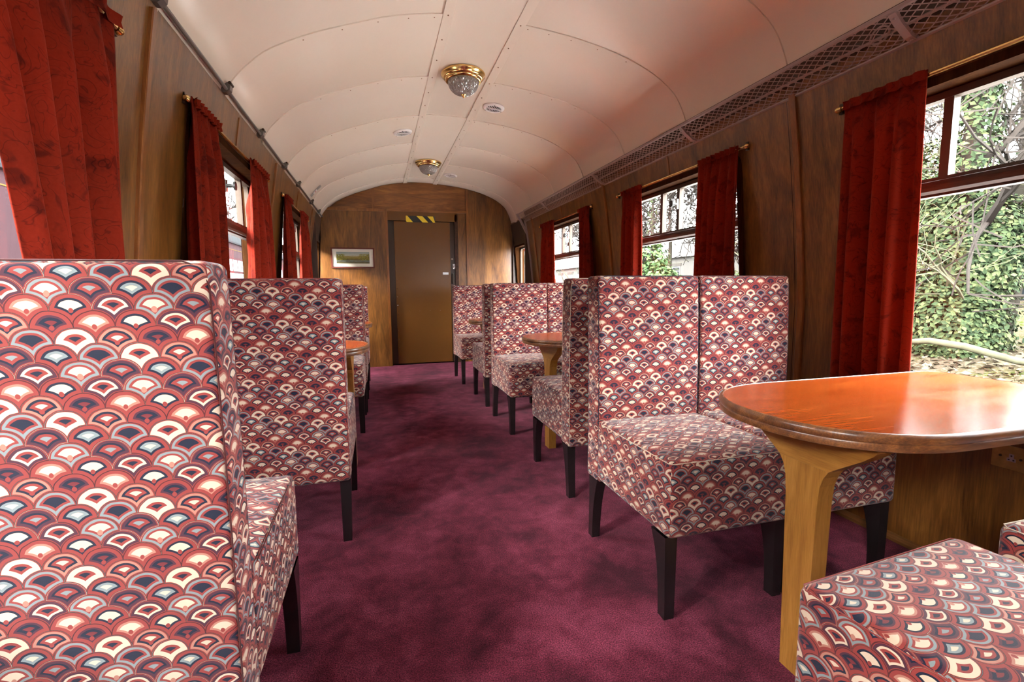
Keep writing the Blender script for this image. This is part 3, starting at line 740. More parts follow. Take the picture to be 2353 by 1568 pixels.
# ------------------------------------------------------------------ curtains and rods
def rod(side, yc, ya, yb, label):
    x = XC+side*1.243; z = 1.712
    t = empty('curtain_rod', (x, yc, z)); tag(t, label, 'curtain rod', 'brass curtain rods')
    mb = MB().tube([(0, ya-yc, 0), (0, yb-yc, 0)], .008, 10); auto_smooth(obj('rod', mb, 'brass', t))
    for y in (ya, yb):
        s = 1 if y == yb else -1
        mb = MB().box(*sorted((side*.004, side*.040)), y-yc-.008+s*.012, y-yc+.008+s*.012, -.018, .022)
        b = obj('bracket', mb, 'bronze_dark', t)
        mb = MB().tube([(0, y-yc+s*.004, 0), (0, y-yc+s*.016, 0), (0, y-yc+s*.024, 0), (0, y-yc+s*.034, 0)], [.010, .013, .013, .006], 12)
        auto_smooth(obj('end_knob', mb, 'brass', b))
rng = random.Random(5)
def curtain(side, top, bot, zb, folds, label, seed, amp=.017, lean=0.012):
    amp *= 1.9
    """top/bot = (y0,y1) at rod and at hem"""
    r = random.Random(seed)
    ph = r.random()*6; ph2 = r.random()*6
    x0 = XC+side*1.243; zt = 1.728
    NU, NV = 26*max(3, folds), 26
    yc = (top[0]+top[1])/2
    t = empty('curtain', (x0, yc, zb)); tag(t, label, 'curtain', 'red velvet curtains')
    front, back = [], []
    for j in range(NV+1):
        v = j/NV; z = zt + (zb-zt)*v
        if j == 1: z = 1.712+.016
        y0 = top[0]+(bot[0]-top[0])*v**.8; y1 = top[1]+(bot[1]-top[1])*v**.8
        fr, bk = [], []
        # gathered heading has finer pleats that merge into broader folds
        for i in range(NU+1):
            u = i/NU
            fine = math.cos(2*PI*folds*2.1*u+ph2)*.35
            wob = .13*math.sin(2.6*v+ph+3*u)
            cc = abs(math.sin(PI*folds*1.35*(u+wob*.20)+ph)); broad = 2.9*(cc**.85-.64) + .6*math.cos(2*PI*folds*.53*u+ph2+1.2*v)
            k = min(1, v*5)
            a = amp*((1-k)*fine*.7 + k*broad*(.6+.5*v))
            # heading pinches to the rod
            if v < .12: a += .008*math.exp(-((v-.045)/.03)**2)*-1
            tp = min(1, u*5+.12, (1-u)*5+.12); x = -side*(a*tp + .013)
            y = y0+(y1-y0)*u
            fr.append((x, y-yc, z-zb)); bk.append((x+side*.0035, y-yc, z-zb))
        front.append(fr); back.append(bk)
    mb = MB(); mb.grid(front); o1 = len(mb.v); mb.grid(back)
    nv = NU+1
    def idx(j, i, o): return o + j*nv + i
    for j in range(NV):
        for i in (0, NU): mb.f.append((idx(j, i, 0), idx(j+1, i, 0), idx(j+1, i, o1), idx(j, i, o1))); mb.uv.append(None)
    for i in range(NU):
        for j in (0, NV): mb.f.append((idx(j, i, 0), idx(j, i+1, 0), idx(j, i+1, o1), idx(j, i, o1))); mb.uv.append(None)
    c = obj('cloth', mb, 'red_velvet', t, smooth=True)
    # stitched heading band
    hb = MB(); P = []
    for zz_, d in ((1.728, .002), (1.712, -.003), (1.695, .0)):
        P.append([(-side*(.0225+d+amp*.25*math.cos(2*PI*folds*2.1*i/NU+ph2)), top[0]-yc+(top[1]-top[0])*i/NU, zz_-zb) for i in range(NU+1)])
    hb.grid(P); obj('heading', hb, 'red_velvet', t, smooth=True)
# right
rod(1, .92, .27, 1.575, 'brass curtain rod over the nearest right window')
rod(1, 2.785, 2.115, 3.44, 'brass curtain rod over the middle right window')
rod(1, 4.65, 3.955, 5.30, 'brass curtain rod over the far right window')
rod(-1, .92, .25, 1.60, 'brass curtain rod over the nearest left window')
rod(-1, 2.785, 2.12, 3.45, 'brass curtain rod over the middle left window')
rod(-1, 4.65, 3.98, 5.30, 'brass curtain rod over the far left window')
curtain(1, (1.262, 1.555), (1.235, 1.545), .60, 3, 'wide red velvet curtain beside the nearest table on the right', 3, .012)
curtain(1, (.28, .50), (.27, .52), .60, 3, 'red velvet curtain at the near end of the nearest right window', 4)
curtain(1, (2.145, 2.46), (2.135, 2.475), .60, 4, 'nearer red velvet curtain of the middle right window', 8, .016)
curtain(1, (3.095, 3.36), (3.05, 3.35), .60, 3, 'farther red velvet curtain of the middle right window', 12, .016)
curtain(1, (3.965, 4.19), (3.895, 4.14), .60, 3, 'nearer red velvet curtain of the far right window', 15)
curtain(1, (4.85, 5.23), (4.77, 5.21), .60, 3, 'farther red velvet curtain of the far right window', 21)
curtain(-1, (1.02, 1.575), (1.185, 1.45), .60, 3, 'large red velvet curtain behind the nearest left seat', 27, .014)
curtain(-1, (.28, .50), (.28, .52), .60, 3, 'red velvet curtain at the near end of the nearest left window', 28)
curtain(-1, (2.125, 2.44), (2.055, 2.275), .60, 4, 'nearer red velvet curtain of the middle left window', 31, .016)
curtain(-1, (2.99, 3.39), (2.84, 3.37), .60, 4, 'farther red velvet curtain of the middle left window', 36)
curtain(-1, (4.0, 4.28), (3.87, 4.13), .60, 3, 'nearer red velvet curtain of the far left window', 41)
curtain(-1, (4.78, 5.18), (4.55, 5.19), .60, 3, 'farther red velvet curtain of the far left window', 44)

# ------------------------------------------------------------------ chairs
def rbox(hx, hy, hz, r, n=4, shape=None, uvmode='back'):
    """rounded box centred on origin, UVs in metres by face"""
    def axis(h):
        inn = h-r; mid = list(np.linspace(-inn, inn, n+1)); arc = [inn + r*math.tan(a) for a in (PI/12, PI/6, PI/4)]
        return [-a for a in reversed(arc)] + mid + arc
    A = [axis(hx), axis(hy), axis(hz)]; H = (hx, hy, hz); mb = MB()
    for ax in range(3):
        for sg in (-1, 1):
            b, c = [(1, 2), (0, 2), (0, 1)][ax]
            P = []; U = []
            for pb in A[b]:
                row = []; ur = []
                for pc in A[c]:
                    q = [0, 0, 0]; q[ax] = sg*H[ax]; q[b] = pb; q[c] = pc
                    cl = [max(-(H[k]-r), min(H[k]-r, q[k])) for k in range(3)]
                    d = Vector([q[k]-cl[k] for k in range(3)]); L = d.length
                    d = d/L*r if L > 0 else d
                    p = [cl[k]+d[k] for k in range(3)]
                    if shape: p = shape(p, ax, sg)
                    row.append(tuple(p))
                    if ax == 0: ur.append((q[1]*1.0, q[2]))
                    elif ax == 1: ur.append((q[0], q[2]))
                    else: ur.append((q[0], q[1]))
                P.append(row); U.append(ur)
            nb, nc = len(P), len(P[0]); vs = [p for rr in P for p in rr]; us = [p for rr in U for p in rr]
            fs = []; fu = []
            flip = (sg > 0) ^ (ax == 1)
            for i in range(nb-1):
                for j in range(nc-1):
                    f = (i*nc+j, (i+1)*nc+j, (i+1)*nc+j+1, i*nc+j+1)
                    if not flip: f = f[::-1]
                    fs.append(f); fu.append([us[k] for k in f])
            mb.add(vs, fs, fu)
    return mb

CW = .2215   # half width
def build_chair_meshes():
    M = {}
    def seat_shape(p, ax, sg):
        x, y, z = p
        if z > 0:
            k = max(0, 1-(x/CW)**2)*max(0, 1-(y/.24)**2); z += .014*k
        return (x, y, z)
    s = rbox(CW, .242, .118, .022, 5, seat_shape)
    M['seat'] = mesh_of('seat', s, True, False)
    def back_shape(p, ax, sg):
        x, y, z = p
        if y < 0: y -= .006*max(0, 1-(x/CW)**2)*max(0, 1-(z/.4)**2)
        y += .018*max(0, (z+.1)/.5)**2 - .0        # slight rake at the top
        return (x, y, z)
    b = rbox(CW, .050, .398, .015, 5, back_shape)
    M['backrest'] = mesh_of('backrest', b, True, False)
    def leg(front):
        mb = MB(); P = []
        for k in range(9):
            z = .262*k/8; t = k/8
            wx = .0165+.004*t; fl = .040*t**3.2
            yo, yi = (-.020, .016+fl) if front else (.018+.010*(1-t)*0, -.016-fl)
            dy = 0 if front else .012*(1-t)**1.5
            P.append([(-wx, yo+dy, z), (wx, yo+dy, z), (wx, yi+dy, z), (-wx, yi+dy, z), (-wx, yo+dy, z)])
        mb.grid(P); mb.add([P[0][i] for i in range(4)], [(0, 1, 2, 3)])
        return mesh_of('leg', mb)
    M['front_leg'] = leg(True); M['rear_leg'] = leg(False)
    # piping round the rear and front edges of the back
    pm = MB()
    def yk(z): return .018*max(0, (z+.1)/.5)**2
    for yy in (.046, -.046):
        c = CW-.006
        pts = [(-c-.003, z) for z in np.linspace(-.385, .36, 7)] + [(-c+.008, .388), (-c+.03, .397)] + [(c-.03, .397), (c-.008, .388)] + [(c+.003, z) for z in np.linspace(.36, -.385, 7)]
        pm.tube([(x, yy+yk(z), z) for x, z in pts], .0015, 5)
    M['piping'] = mesh_of('piping', pm, True)
    M['seat_piping'] = mesh_of('seat_piping', MB().tube([(-CW+.0, .2, .112), (-CW+.004, -.225, .112), (-CW+.016, -.237, .1125), (CW-.016, -.237, .1125), (CW-.004, -.225, .112), (CW, .2, .112)], .0013, 5), True)
    M['tack_strip'] = mesh_of('tack_strip', MB().box(-CW+.02, CW-.02, -.22, .26, -.004, .004))
    for k in ('seat', 'backrest', 'piping', 'seat_piping'): M[k].materials.append(MATS['moquette'])
    for k in ('front_leg', 'rear_leg', 'tack_strip'): M[k].materials.append(MATS['leg_black'])
    return M
CM = build_chair_meshes()
def chair(x, y, face, label, rz=0, group='patterned moquette chairs'):
    """x,y = centre on the floor; face -1 looks towards -Y, +1 towards +Y"""
    t = empty('chair', (x, y, 0), (0 if face < 0 else PI)+rz); tag(t, label, 'chair', group)
    s = obj('seat', CM['seat'], None, t, loc=(0, -.043, .379)); obj('seat_piping', CM['seat_piping'], None, s)
    b = obj('backrest', CM['backrest'], None, t, loc=(0, .235, .649)); obj('piping', CM['piping'], None, b)
    obj('tack_strip', CM['tack_strip'], None, t, loc=(0, 0, .258))
    for sx in (-1, 1):
        obj('leg', CM['front_leg'], None, t, loc=(sx*(CW-.022), -.245, 0))
        obj('leg', CM['rear_leg'], None, t, loc=(sx*(CW-.022), .245, 0))
    return t
chair(1.012, 1.435, -1, 'chair facing the viewer at the nearest table, on the aisle')
chair(1.4565, 1.435, -1, 'chair facing the viewer at the nearest table, next to the window wall')
chair(1.062, 2.315, 1, 'aisle chair turned away, back to back with the large facing pair')
chair(1.506, 2.315, 1, 'window chair turned away, hidden behind the large facing pair')
chair(1.062, 3.350, -1, 'second facing pair along the right, chair on the aisle')
chair(1.506, 3.350, -1, 'second facing pair along the right, chair at the window')
chair(1.072, 4.185, 1, 'aisle chair turned away behind the second facing pair')
chair(1.518, 4.185, 1, 'window chair turned away behind the second facing pair')
chair(1.045, 5.205, -1, 'farthest right chair facing the viewer, beside the brown door')
chair(1.491, 5.205, -1, 'farthest right window chair, behind the second facing pair')
chair(.915, .345, 1, 'chair whose bare seat top fills the bottom right corner', .088)
chair(1.475, .372, 1, 'seat barely showing at the right edge beyond the corner chair')
chair(-.462, 1.115, 1, 'nearest left chair, its tall back filling the lower left')
chair(-.352, 2.205, 1, 'second left chair seen from behind, left of the aisle')
chair(-.337, 3.700, -1, 'left chair facing the viewer across the left table')
chair(-.330, 4.30, 1, 'left chair turned away behind the facing left chair')
chair(-.330, 5.205, -1, 'left chair at the far left table by the partition')

# ------------------------------------------------------------------ tables
def table(side, yc, label, xe, xw, lx, ly, zt=.70):
    """side +1 right: aisle end at xe, wall end at xw"""
    t = empty('table', ((xe+xw)/2, yc, 0)); tag(t, label, 'table', 'fixed wooden tables between the seats')
    ox, oy = (xe+xw)/2, yc
    a, b = .30, .283
    def outline(d):
        pts = []
        for k in range(25):
            th = PI/2 + PI*k/24; c, s = math.cos(th), math.sin(th); e = 2/2.25
            pts.append((-(a-d)*abs(c)**e, (b-d)*math.copysign(abs(s)**e, s)))
        L = abs(xw-xe)
        r = .045; o = [(p[0]+a, p[1]) for p in pts]
        for k in range(6):
            th = -PI/2 + PI/2*k/5; o.append((L-d-r+r*math.cos(th), -(b-d)+r+r*math.sin(th)))
        for k in range(6):
            th = PI/2*k/5; o.append((L-d-r+r*math.cos(th), (b-d)-r+r*math.sin(th)))
        return [(xe+side*p[0]-ox, p[1]) for p in o]
    def stack(prof):
        mb = MB(); Ls = [outline(d) for d, z in prof]; N = len(Ls[0])
        vs = [(p[0], p[1], z) for L_, (d, z) in zip(Ls, prof) for p in L_]; fs = []
        for k in range(len(prof)-1):
            for i in range(N): fs.append((k*N+i, k*N+(i+1) % N, (k+1)*N+(i+1) % N, (k+1)*N+i))
        fs.append(tuple(range(N))); fs.append(tuple(range((len(prof)-1)*N, len(prof)*N)))
        return mb.add(vs, fs)
    top = obj('tabletop', stack([(.010, zt-.030), (.0095, zt-.0015), (.011, zt), ]), 'table_red', t)
    mb = MB(); prof = [(.010, zt-.0005), (.0085, zt+.0012), (.004, zt), (.0, zt-.006), (.0, zt-.016), (.003, zt-.020), (.0015, zt-.023), (.003, zt-.036), (.010, zt-.039), (.03, zt-.039)]
    Ls = [outline(d) for d, z in prof]; N = len(Ls[0]); fs = []
    vs = [(p[0], p[1], z) for L_, (d, z) in zip(Ls, prof) for p in L_]
    for k in range(len(prof)-1):
        for i in range(N): fs.append((k*N+i, k*N+(i+1) % N, (k+1)*N+(i+1) % N, (k+1)*N+i))
    e = obj('edge_moulding', mb.add(vs, fs), 'table_edge', t); auto_smooth(e, 45)
    zu = zt-.039
    half = [(.178, zu), (.179, zu-.014), (.172, zu-.022), (.150, zu-.040), (.115, zu-.064), (.088, zu-.082), (.070, zu-.095)]
    poly = [(ly-yc+w, z) for w, z in half] + [(ly-yc-w, z) for w, z in reversed(half)]
    xs = (lx-ox, lx-ox+side*.046)
    obj('leg_bracket', MB().prism(poly, min(xs), max(xs), 0), 'oak_bracket', t)
    half = [(.070, zu-.0955), (.058, zu-.115), (.050, zu-.14), (.0455, zu-.19), (.042, .30), (.036, 0)]
    poly = [(ly-yc+w, z) for w, z in half] + [(ly-yc-w, z) for w, z in reversed(half)]
    obj('leg', MB().prism(poly, min(xs), max(xs), 0), 'oak_leg', t)
    # wall cleat
    xs = (xw-side*.05-ox, xw+side*.035-ox)
    obj('wall_cleat', MB().box(min(xs), max(xs), -.22, .22, zt-.075, zt-.039), 'batten_wood', t)
table(1, .935, 'nearest table at the right with glossy red brown top and oak leg', .862, 1.885, 1.0, .908)
table(1, 2.80, 'right table between the middle facing seats', .862, 1.885, 1.0, 2.775)
table(1, 4.66, 'far right table showing behind the second facing pair', .862, 1.885, 1.0, 4.64)
table(-1, 2.80, 'left table just beyond the second left chair', -.058, -.715, -.150, 2.80)
table(-1, 4.66, 'far left table near the partition', -.058, -.715, -.150, 4.66)

# wall socket under the nearest table
so = empty('wall_socket', (XC+1.344, 1.0, .449)); tag(so, 'aged brass wall socket under the nearest right table', 'socket')
obj('plate', MB().prism([(-.062, -.038), (.040, -.038), (.040, .038), (-.062, .038)], -.006, 0, 0), 'brass_aged', so)
for nm, y0, y1, z0, z1 in (('socket_face', -.022, .0, -.011, -.001), ('socket_face', -.017, -.005, -.001, .013)):
    obj(nm, MB().box(-.0075, -.0055, y0, y1, z0, z1), 'socket_mauve', so)
for y, z in ((-.017, -.006), (-.005, -.006), (-.011, .007)): obj('pin_hole', MB().box(-.0079, -.0074, y-.0022, y+.0022, z-.0022, z+.0022), 'tape_black', so)
for y in (-.034, .018): obj('screw', MB().tube([(-.005, y, .001), (-.008, y, .001)], [.0045, .0035], 8), 'bronze_dark', so)

# ------------------------------------------------------------------ outdoors, right
def gz(x, y):
    t = min(1, max(0, (x-3.0)/6.0)); t = t*t*(3-2*t)
    u = min(1, max(0, (x-11)/16.0)); u = u*u*(3-2*u)
    return -1.05 + .95*t + 1.5*u + .06*math.sin(x*1.7+y*.9)*min(1, max(0, x-3)) + .05*math.sin(y*2.3-x)*min(1, max(0, x-3))
xs = list(np.linspace(-45, 2.2, 6)) + list(np.linspace(2.6, 30, 70)) + [38, 48]; ys = list(np.linspace(-14, 70, 110))
mb = MB(); mb.grid([[(x, y, gz(x, y)) for y in ys] for x in xs])
gr = obj('ground', mb, 'bank_ground', smooth=True); tag(gr, 'leafy mossy railway bank outside the windows', kind='structure')
for nm, xa, xb in (('bounce_ballast_right', 2.05, 6.2), ('bounce_ballast_left', -2.95, -.86)):  # unseen strips added to bounce daylight up onto the ceiling
    mb = MB(); rb = random.Random(7); yy_ = np.linspace(-8, 20, 70); xx_ = np.linspace(xa, xb, 12)
    mb.grid([[(x, y, gz(x, y)+.05+rb.uniform(0, .05)) for y in yy_] for x in xx_])
    tag(obj(nm, mb, 'bounce_ballast'), 'pale ballast strip added out of view to bounce daylight indoors', kind='structure')
def leaf_quads(mb, centre, nrm, size, r):
    n = Vector(nrm).normalized(); a = n.orthogonal().normalized(); ang = r.random()*2*PI
    a = Matrix.Rotation(ang, 3, n) @ a; b = n.cross(a); c = Vector(centre); s = size
    pts = [c-a*s, c-a*.1*s+b*.62*s+n*.18*s, c+a*s, c-a*.1*s-b*.62*s+n*.18*s]
    o = len(mb.v); mb.v += [tuple(p) for p in pts]; mb.f.append((o, o+1, o+2)); mb.f.append((o, o+2, o+3)); mb.uv += [None, None]
rr = random.Random(11)
mb = MB()
for k in range(5000):
    x = rr.uniform(5.0, 11.0); y = rr.uniform(1.5, 9.0)
    leaf_quads(mb, (x, y, gz(x, y)+.02), (rr.gauss(0, .5), rr.gauss(0, .5), 1), rr.uniform(.03, .075), rr)
tag(obj('leaf_litter', mb, 'dead_leaf', fix=False), 'pale dead leaves and stones strewn over the bank', 'leaf litter', kind='stuff')

def branches(mb, p, d, L, r0, depth, R, curl=.35, kids=3, minr=.004, seg=4):
    pts = [Vector(p)]; rs = [r0]; dd = Vector(d).normalized()
    for k in range(seg):
        dd = (dd + Vector((R.gauss(0, curl), R.gauss(0, curl), R.gauss(.04, curl)))*.35).normalized()
        pts.append(pts[-1]+dd*L/seg); rs.append(max(minr, r0*(1-.55*(k+1)/seg)))
    mb.tube(pts, rs, 5 if r0 > .03 else 3, False)
    if depth <= 0: return
    for k in range(kids):
        q = R.randint(1, seg); ax = Vector((R.gauss(0, 1), R.gauss(0, 1), R.gauss(.25, .7))).normalized()
        nd = (pts[q]-pts[q-1]).normalized()*.55 + ax*.75
        branches(mb, pts[q], nd, L*R.uniform(.5, .78), max(minr, rs[q]*.62), depth-1, R, curl, kids, minr, seg)
def bare_tree(x, y, h, r, label, seed, depth=4, kids=4, ivy=0, bark='bark', lean=(0, 0), minr=.010, z0=None):
    R = random.Random(seed); zb = gz(x, y)-.1 if z0 is None else z0
    t = empty('tree', (x, y, zb)); tag(t, label, 'tree', 'trees outside the carriage windows')
    pts = [Vector((0, 0, 0))]; rs = [r*1.25]; n = 7
    for k in range(n):
        pts.append(pts[-1]+Vector((lean[0]*h/n+R.gauss(0, .03)*h/n*2, lean[1]*h/n+R.gauss(0, .03)*h/n*2, h/n))); rs.append(r*(1-.6*(k+1)/n))
    mb = MB().tube(pts, rs, 9); obj('trunk', mb, bark, t, smooth=True)
    mb = MB()
    for k in range(2, n+1):
        for q in range(2 if k < n else 3):
            a = R.random()*2*PI; d = Vector((math.cos(a), math.sin(a), R.uniform(.15, .9)))
            branches(mb, pts[k], d, h*R.uniform(.22, .4), rs[k]*.5, depth-1, R, .4, kids, minr)
    obj('branches', mb, 'twig', t, fix=False)
    if ivy:
        mb = MB()
        for k in range(ivy):
            u = R.random()**1.1*.93; q = u*n; i = min(int(q), n-1); p = pts[i].lerp(pts[i+1], q-i)
            a = R.random()*2*PI; rad = (rs[i]+.06)*(1.15+.7*R.random())+.10*max(0, 1-u*1.3)
            nr = Vector((math.cos(a), math.sin(a), .5+R.gauss(0, .4)))
            leaf_quads(mb, p+Vector((math.cos(a), math.sin(a), 0))*rad, nr, R.uniform(.035, .06), R)
        tag(obj('ivy', mb, 'ivy_leaf', t, fix=False), kind='stuff')
    return t
def ivy_mound(x, y, blobs, n, label, seed, leaf='ivy_leaf', size=(.05, .085), name='ivy_bush', twigs=12):
    R = random.Random(seed); zb = gz(x, y)
    t = empty(name, (x, y, zb)); tag(t, label, 'bush', 'ivy and shrubs outside the windows')
    tot = sum(b[3]*b[5] for b in blobs); mb = MB()
    for (bx, by, bz, rx, ry, rz) in blobs:
        for k in range(int(n*rx*rz/tot)):
            d = Vector((R.gauss(0, 1), R.gauss(0, 1), R.gauss(0, 1))).normalized()
            lump = 1+.13*math.sin(5*d.x+4*d.z+bx*3)*math.sin(6*d.y+3*d.z)
            s = lump*R.uniform(.86, 1.05)
            leaf_quads(mb, (bx+d.x*rx*s, by+d.y*ry*s, bz+d.z*rz*s), d+Vector((0, 0, .5))+Vector((R.gauss(0, .35), R.gauss(0, .35), R.gauss(0, .35))), R.uniform(*size), R)
    tag(obj('foliage', mb, leaf, t, fix=False), kind='stuff')
    mb = MB()
    for k in range(twigs):
        b = R.choice(blobs); p = Vector((b[0]-b[3]*.8, b[1]+R.uniform(-.8, .8)*b[4], b[2]+R.uniform(-.7, .9)*b[5]))
        branches(mb, p, (-.5, R.gauss(0, .8), R.gauss(.2, .6)), R.uniform(.8, 1.6), R.uniform(.012, .03), 2, R, .5, 3, .004)
    mb.tube([(0, 0, -.1), (.02, 0, .5), (0, .03, 1.2)], [.14, .11, .08], 7)
    obj('stems', mb, 'bark_pale', t, fix=False)
bare_tree(9.0, 5.32, 6.8, .17, 'ivy clad trunk seen through the nearest right window', 3, 4, 4, 5000, lean=(.0, .012))
bare_tree(11.0, 6.05, 8.5, .16, 'slimmer bare tree right of the ivy clad trunk', 6, 4, 4, 900, lean=(.0, -.005))
bare_tree(10.6, 7.5, 6.5, .11, 'bare tree showing beside the curtain left of the ivy trunk', 9, 4, 4, 500)
ivy_mound(8.9, 5.6, [(0, .25, .55, .7, 1.05, .75), (.1, -.1, 1.35, .6, .75, .75), (.1, .75, 1.5, .5, .55, .9), (.15, -.45, 1.75, .45, .40, .7), (0, .25, 2.15, .5, .55, .6), (0, -.2, .2, .55, .6, .5), (.1, 1.3, .9, .6, .7, 1.0), (.15, .95, 2.55, .45, .65, .65), (.1, .35, 2.75, .40, .45, .65), (.15, 1.75, 1.9, .5, .6, .9)], 34000, 'dense ivy mound filling the nearest right window', 21, size=(.03, .055), twigs=16)
ivy_mound(9.3, 14.3, [(0, .3, .9, .8, .8, 1.1), (0, .9, 1.7, .7, .7, 1.2), (0, -.6, .4, .6, .8, .6)], 3200, 'pale green ivy bush through the middle right window', 23, 'shrub_leaf', (.07, .11))
ivy_mound(12.5, 13.6, [(0, 0, .8, .9, .9, 1.1), (0, -.8, .9, .7, .8, .9)], 1700, 'shrub behind the curtain of the middle right window', 25, 'shrub_leaf', (.07, .11))
ivy_mound(9.0, 19.6, [(0, 0, .4, .8, 1.0, .6)], 1200, 'low green shrub through the far right window', 27, 'shrub_leaf', (.08, .12))
bare_tree(12.0, 17.8, 7.5, .10, 'bare twiggy tree through the middle right window', 31, 5, 4, 0, minr=.018)
bare_tree(15.5, 20.0, 8.0, .11, 'bare twiggy tree further back through the middle right window', 34, 5, 4, 0, minr=.022)
bare_tree(10.8, 22.8, 7.0, .10, 'bare twiggy tree through the far right window', 37, 5, 4, 0, minr=.022)
bare_tree(9.8, 15.6, 6.0, .08, 'thin ivy sprinkled tree left in the middle right window', 39, 4, 4, 500, minr=.015)
# fallen branch on the bank
fb = MB(); R_ = random.Random(4)
fb.tube([(7.6, 5.5, .13), (7.7, 5.0, .20), (7.75, 4.6, .16), (7.9, 4.1, .02), (8.1, 3.4, -.03)], [.03, .045, .05, .045, .035], 8)
tag(obj('fallen_branch', fb, 'bark_pale', smooth=True), 'fallen mossy branch lying along the bank below the ivy', 'branch')
# bramble
bm_ = MB()
for k in range(26):
    p = (R_.uniform(9.3, 10.5), R_.uniform(3.2, 4.6), .0); branches(bm_, p, (R_.gauss(-.2, .5), R_.gauss(0, .6), 1), R_.uniform(.5, 1.1), .009, 2, R_, .6, 3, .004)
tag(obj('bramble', bm_, 'twig', fix=False), 'tangle of brown brambles at the foot of the house', 'bramble', kind='stuff')

# stone house
def house(x, y0, y1, depth, zb, ze, zr, label, wins, wall='house_stone', roof='roof_tile'):
    t = empty('house', (x, (y0+y1)/2, zb)); tag(t, label, 'house')
    oy = (y0+y1)/2
    obj('wall', MB().box(0, depth, y0-oy, y1-oy, 0, ze-zb), wall, t)
    mb = MB().prism([(-.25, ze-zb-.05), (depth/2, zr-zb), (depth+.25, ze-zb-.05), (depth/2, zr-zb-.15), ], y0-oy-.2, y1-oy+.2, 1); obj('roof', mb, roof, t)
    obj('gable', MB().prism([(0, ze-zb-.01), (depth, ze-zb-.01), (depth/2, zr-zb-.15)], y0-oy, y1-oy, 1), wall, t)
    obj('gutter', MB().box(-.33, -.23, y0-oy-.2, y1-oy+.2, ze-zb-.14, ze-zb-.06), 'white_paint', t)
    for (a, b, c, d) in wins:
        w = obj('window', MB().box(-.03, .02, a-oy, b-oy, c-zb, d-zb), 'white_paint', t)
        obj('pane', MB().box(-.045, -.031, a-oy+.09, b-oy-.09, c-zb+.09, d-zb-.38*(d-c)), 'dark_glass', w)
        obj('top_light', MB().box(-.045, -.031, a-oy+.09, b-oy-.09, d-zb-.30*(d-c), d-zb-.09), 'dark_glass', w)
        obj('lintel', MB().box(-.04, -.0, a-oy-.12, b-oy+.12, d-zb+.03, d-zb+.24), 'lintel_dark', t)
house(18.0, 2.0, 11.4, 6.0, -.4, 2.35, 5.2, 'stone house with red tiled roof beyond the ivy', [(9.25, 10.05, 1.15, 2.12), (9.05, 9.85, -.05, .98), (6.2, 7.1, 1.15, 2.12), (6.2, 7.1, -.05, .98)])
house(17.5, 37.5, 46.0, 7.0, .2, 3.0, 5.0, 'pale low building far off through the far right window', [(39.2, 40.2, 1.2, 2.3), (41.5, 42.6, 1.2, 2.3), (44, 45, 1.2, 2.3)], 'pale_render', 'pale_render')
house(22.0, 26.0, 35.0, 7.0, .6, 3.4, 5.6, 'beige building far off through the middle right window', [(28.0, 29.0, 1.6, 2.6), (31.5, 32.5, 1.6, 2.6)], 'pale_render', 'pale_render')
# platform sign by the vestibule
sg = empty('platform_sign', (5.0, 15.75, gz(5, 15.75))); tag(sg, 'white platform post with red board through the vestibule window', 'sign')
g0 = gz(5, 15.75)
obj('post', MB().box(-.05, .05, .50, .60, 0, 3.0-g0), 'white_paint', sg)
obj('red_board', MB().box(-.03, .03, -.5, .48, 2.33-g0, 2.55-g0), 'sign_red', sg)
mb = MB().tube([(-.05, .28, 2.02-g0), (.02, .28, 2.02-g0)], .16, 20); obj('round_emblem', mb, 'sign_dark', sg)
obj('lower_board', MB().box(-.03, .02, -.5, .48, 1.75-g0, 2.30-g0), 'white_paint', sg)

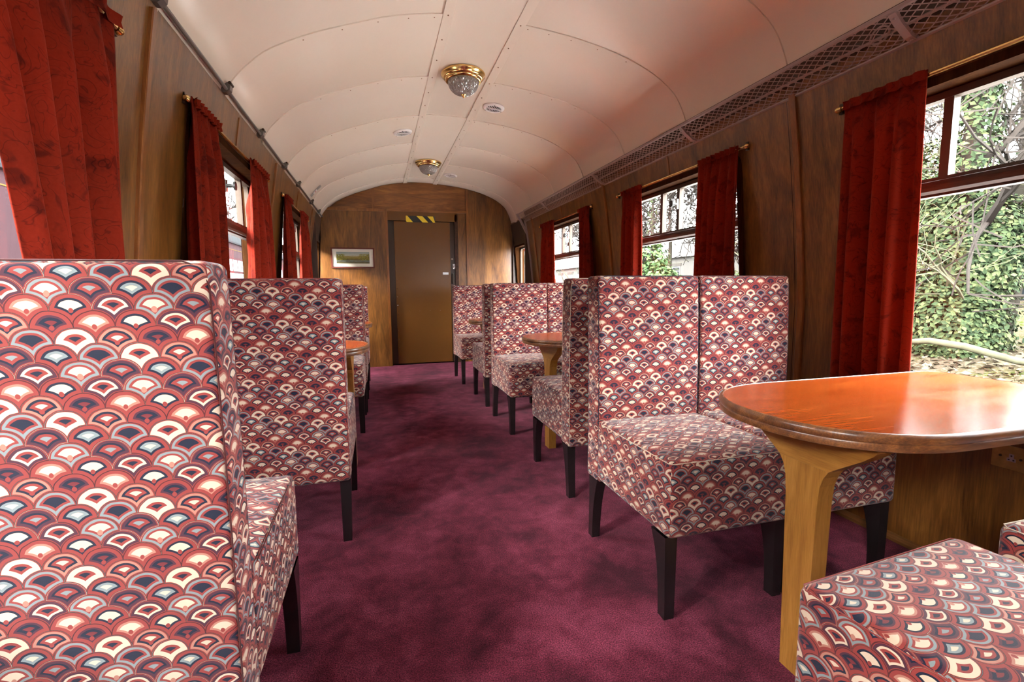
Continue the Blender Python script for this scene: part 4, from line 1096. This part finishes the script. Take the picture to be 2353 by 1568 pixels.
# ------------------------------------------------------------------ neighbouring coach, left
co = empty('railway_coach', (-4.4, 8.0, -1.0)); tag(co, 'maroon railway coach with gold line standing on the next track', 'railway coach')
def cpart(name, mb, mat, par=co, smooth=False):
    mb.v = [(a+4.4, b-8.0, c+1.0) for a, b, c in mb.v]; o = obj(name, mb, mat, par); return auto_smooth(o, 30) if smooth else o
cy0, cy1 = -6.0, 22.0
cpart('body', MB().box(-5.8, -3.0, cy0, cy1, -.35, 2.06), 'coach_maroon')
prof = [(-4.4+1.43*math.sin(a), 2.07+.78*math.cos(a)**.8 if math.cos(a) > 0 else 2.07) for a in np.linspace(PI/2, -PI/2, 19)]
cpart('roof', MB().prism(prof, cy0, cy1, 1), 'coach_roof', smooth=True)
cpart('gutter', MB().box(-3.0, -2.965, cy0, cy1, 2.045, 2.075), 'coach_dark')
cpart('gold_line', MB().box(-3.0, -2.996, cy0, cy1, 1.905, 1.918), 'coach_line')
cpart('waist_line', MB().box(-3.0, -2.996, cy0, cy1, .62, .633), 'coach_line')
for k in range(3):
    mb = MB().tube([(-3.15-.42*k, cy0, 2.44+.15*k), (-3.15-.42*k, cy1, 2.44+.15*k)], .012, 6); cpart('roof_rib', mb, 'coach_roof')
cpart('underframe', MB().box(-5.6, -3.2, cy0, cy1, -.75, -.35), 'coach_dark')
for y in (2.6, 6.75, 8.93, 11.1, 13.28, 15.46, 17.64):
    wf = cpart('window', MB().prism([(y+1.0-1.0+p[0], p[1]) for p in rounded_rect(0, 1.78, .78, 1.735, .10)], -3.0, -2.985, 0), 'coach_frame')
    cpart('pane', MB().prism([(y+p[0], p[1]) for p in rounded_rect(.05, 1.73, .83, 1.40, .05)], -2.985, -2.980, 0), 'coach_glass', wf)
    for a, b in ((.05, .50), (.56, .86), (.92, 1.22), (1.28, 1.73)):
        cpart('top_pane', MB().box(-2.985, -2.980, y+a, y+b, 1.45, 1.69), 'coach_glass', wf)
bare_tree(-9.5, 13.5, 6.5, .10, 'bare tree beyond the coach in the middle left window', 51, 5, 4, 0, minr=.016, z0=-1.0)
bare_tree(-8.5, 20.0, 7.5, .10, 'bare tree beyond the coach further along the left', 54, 5, 4, 0, minr=.02, z0=-1.0)
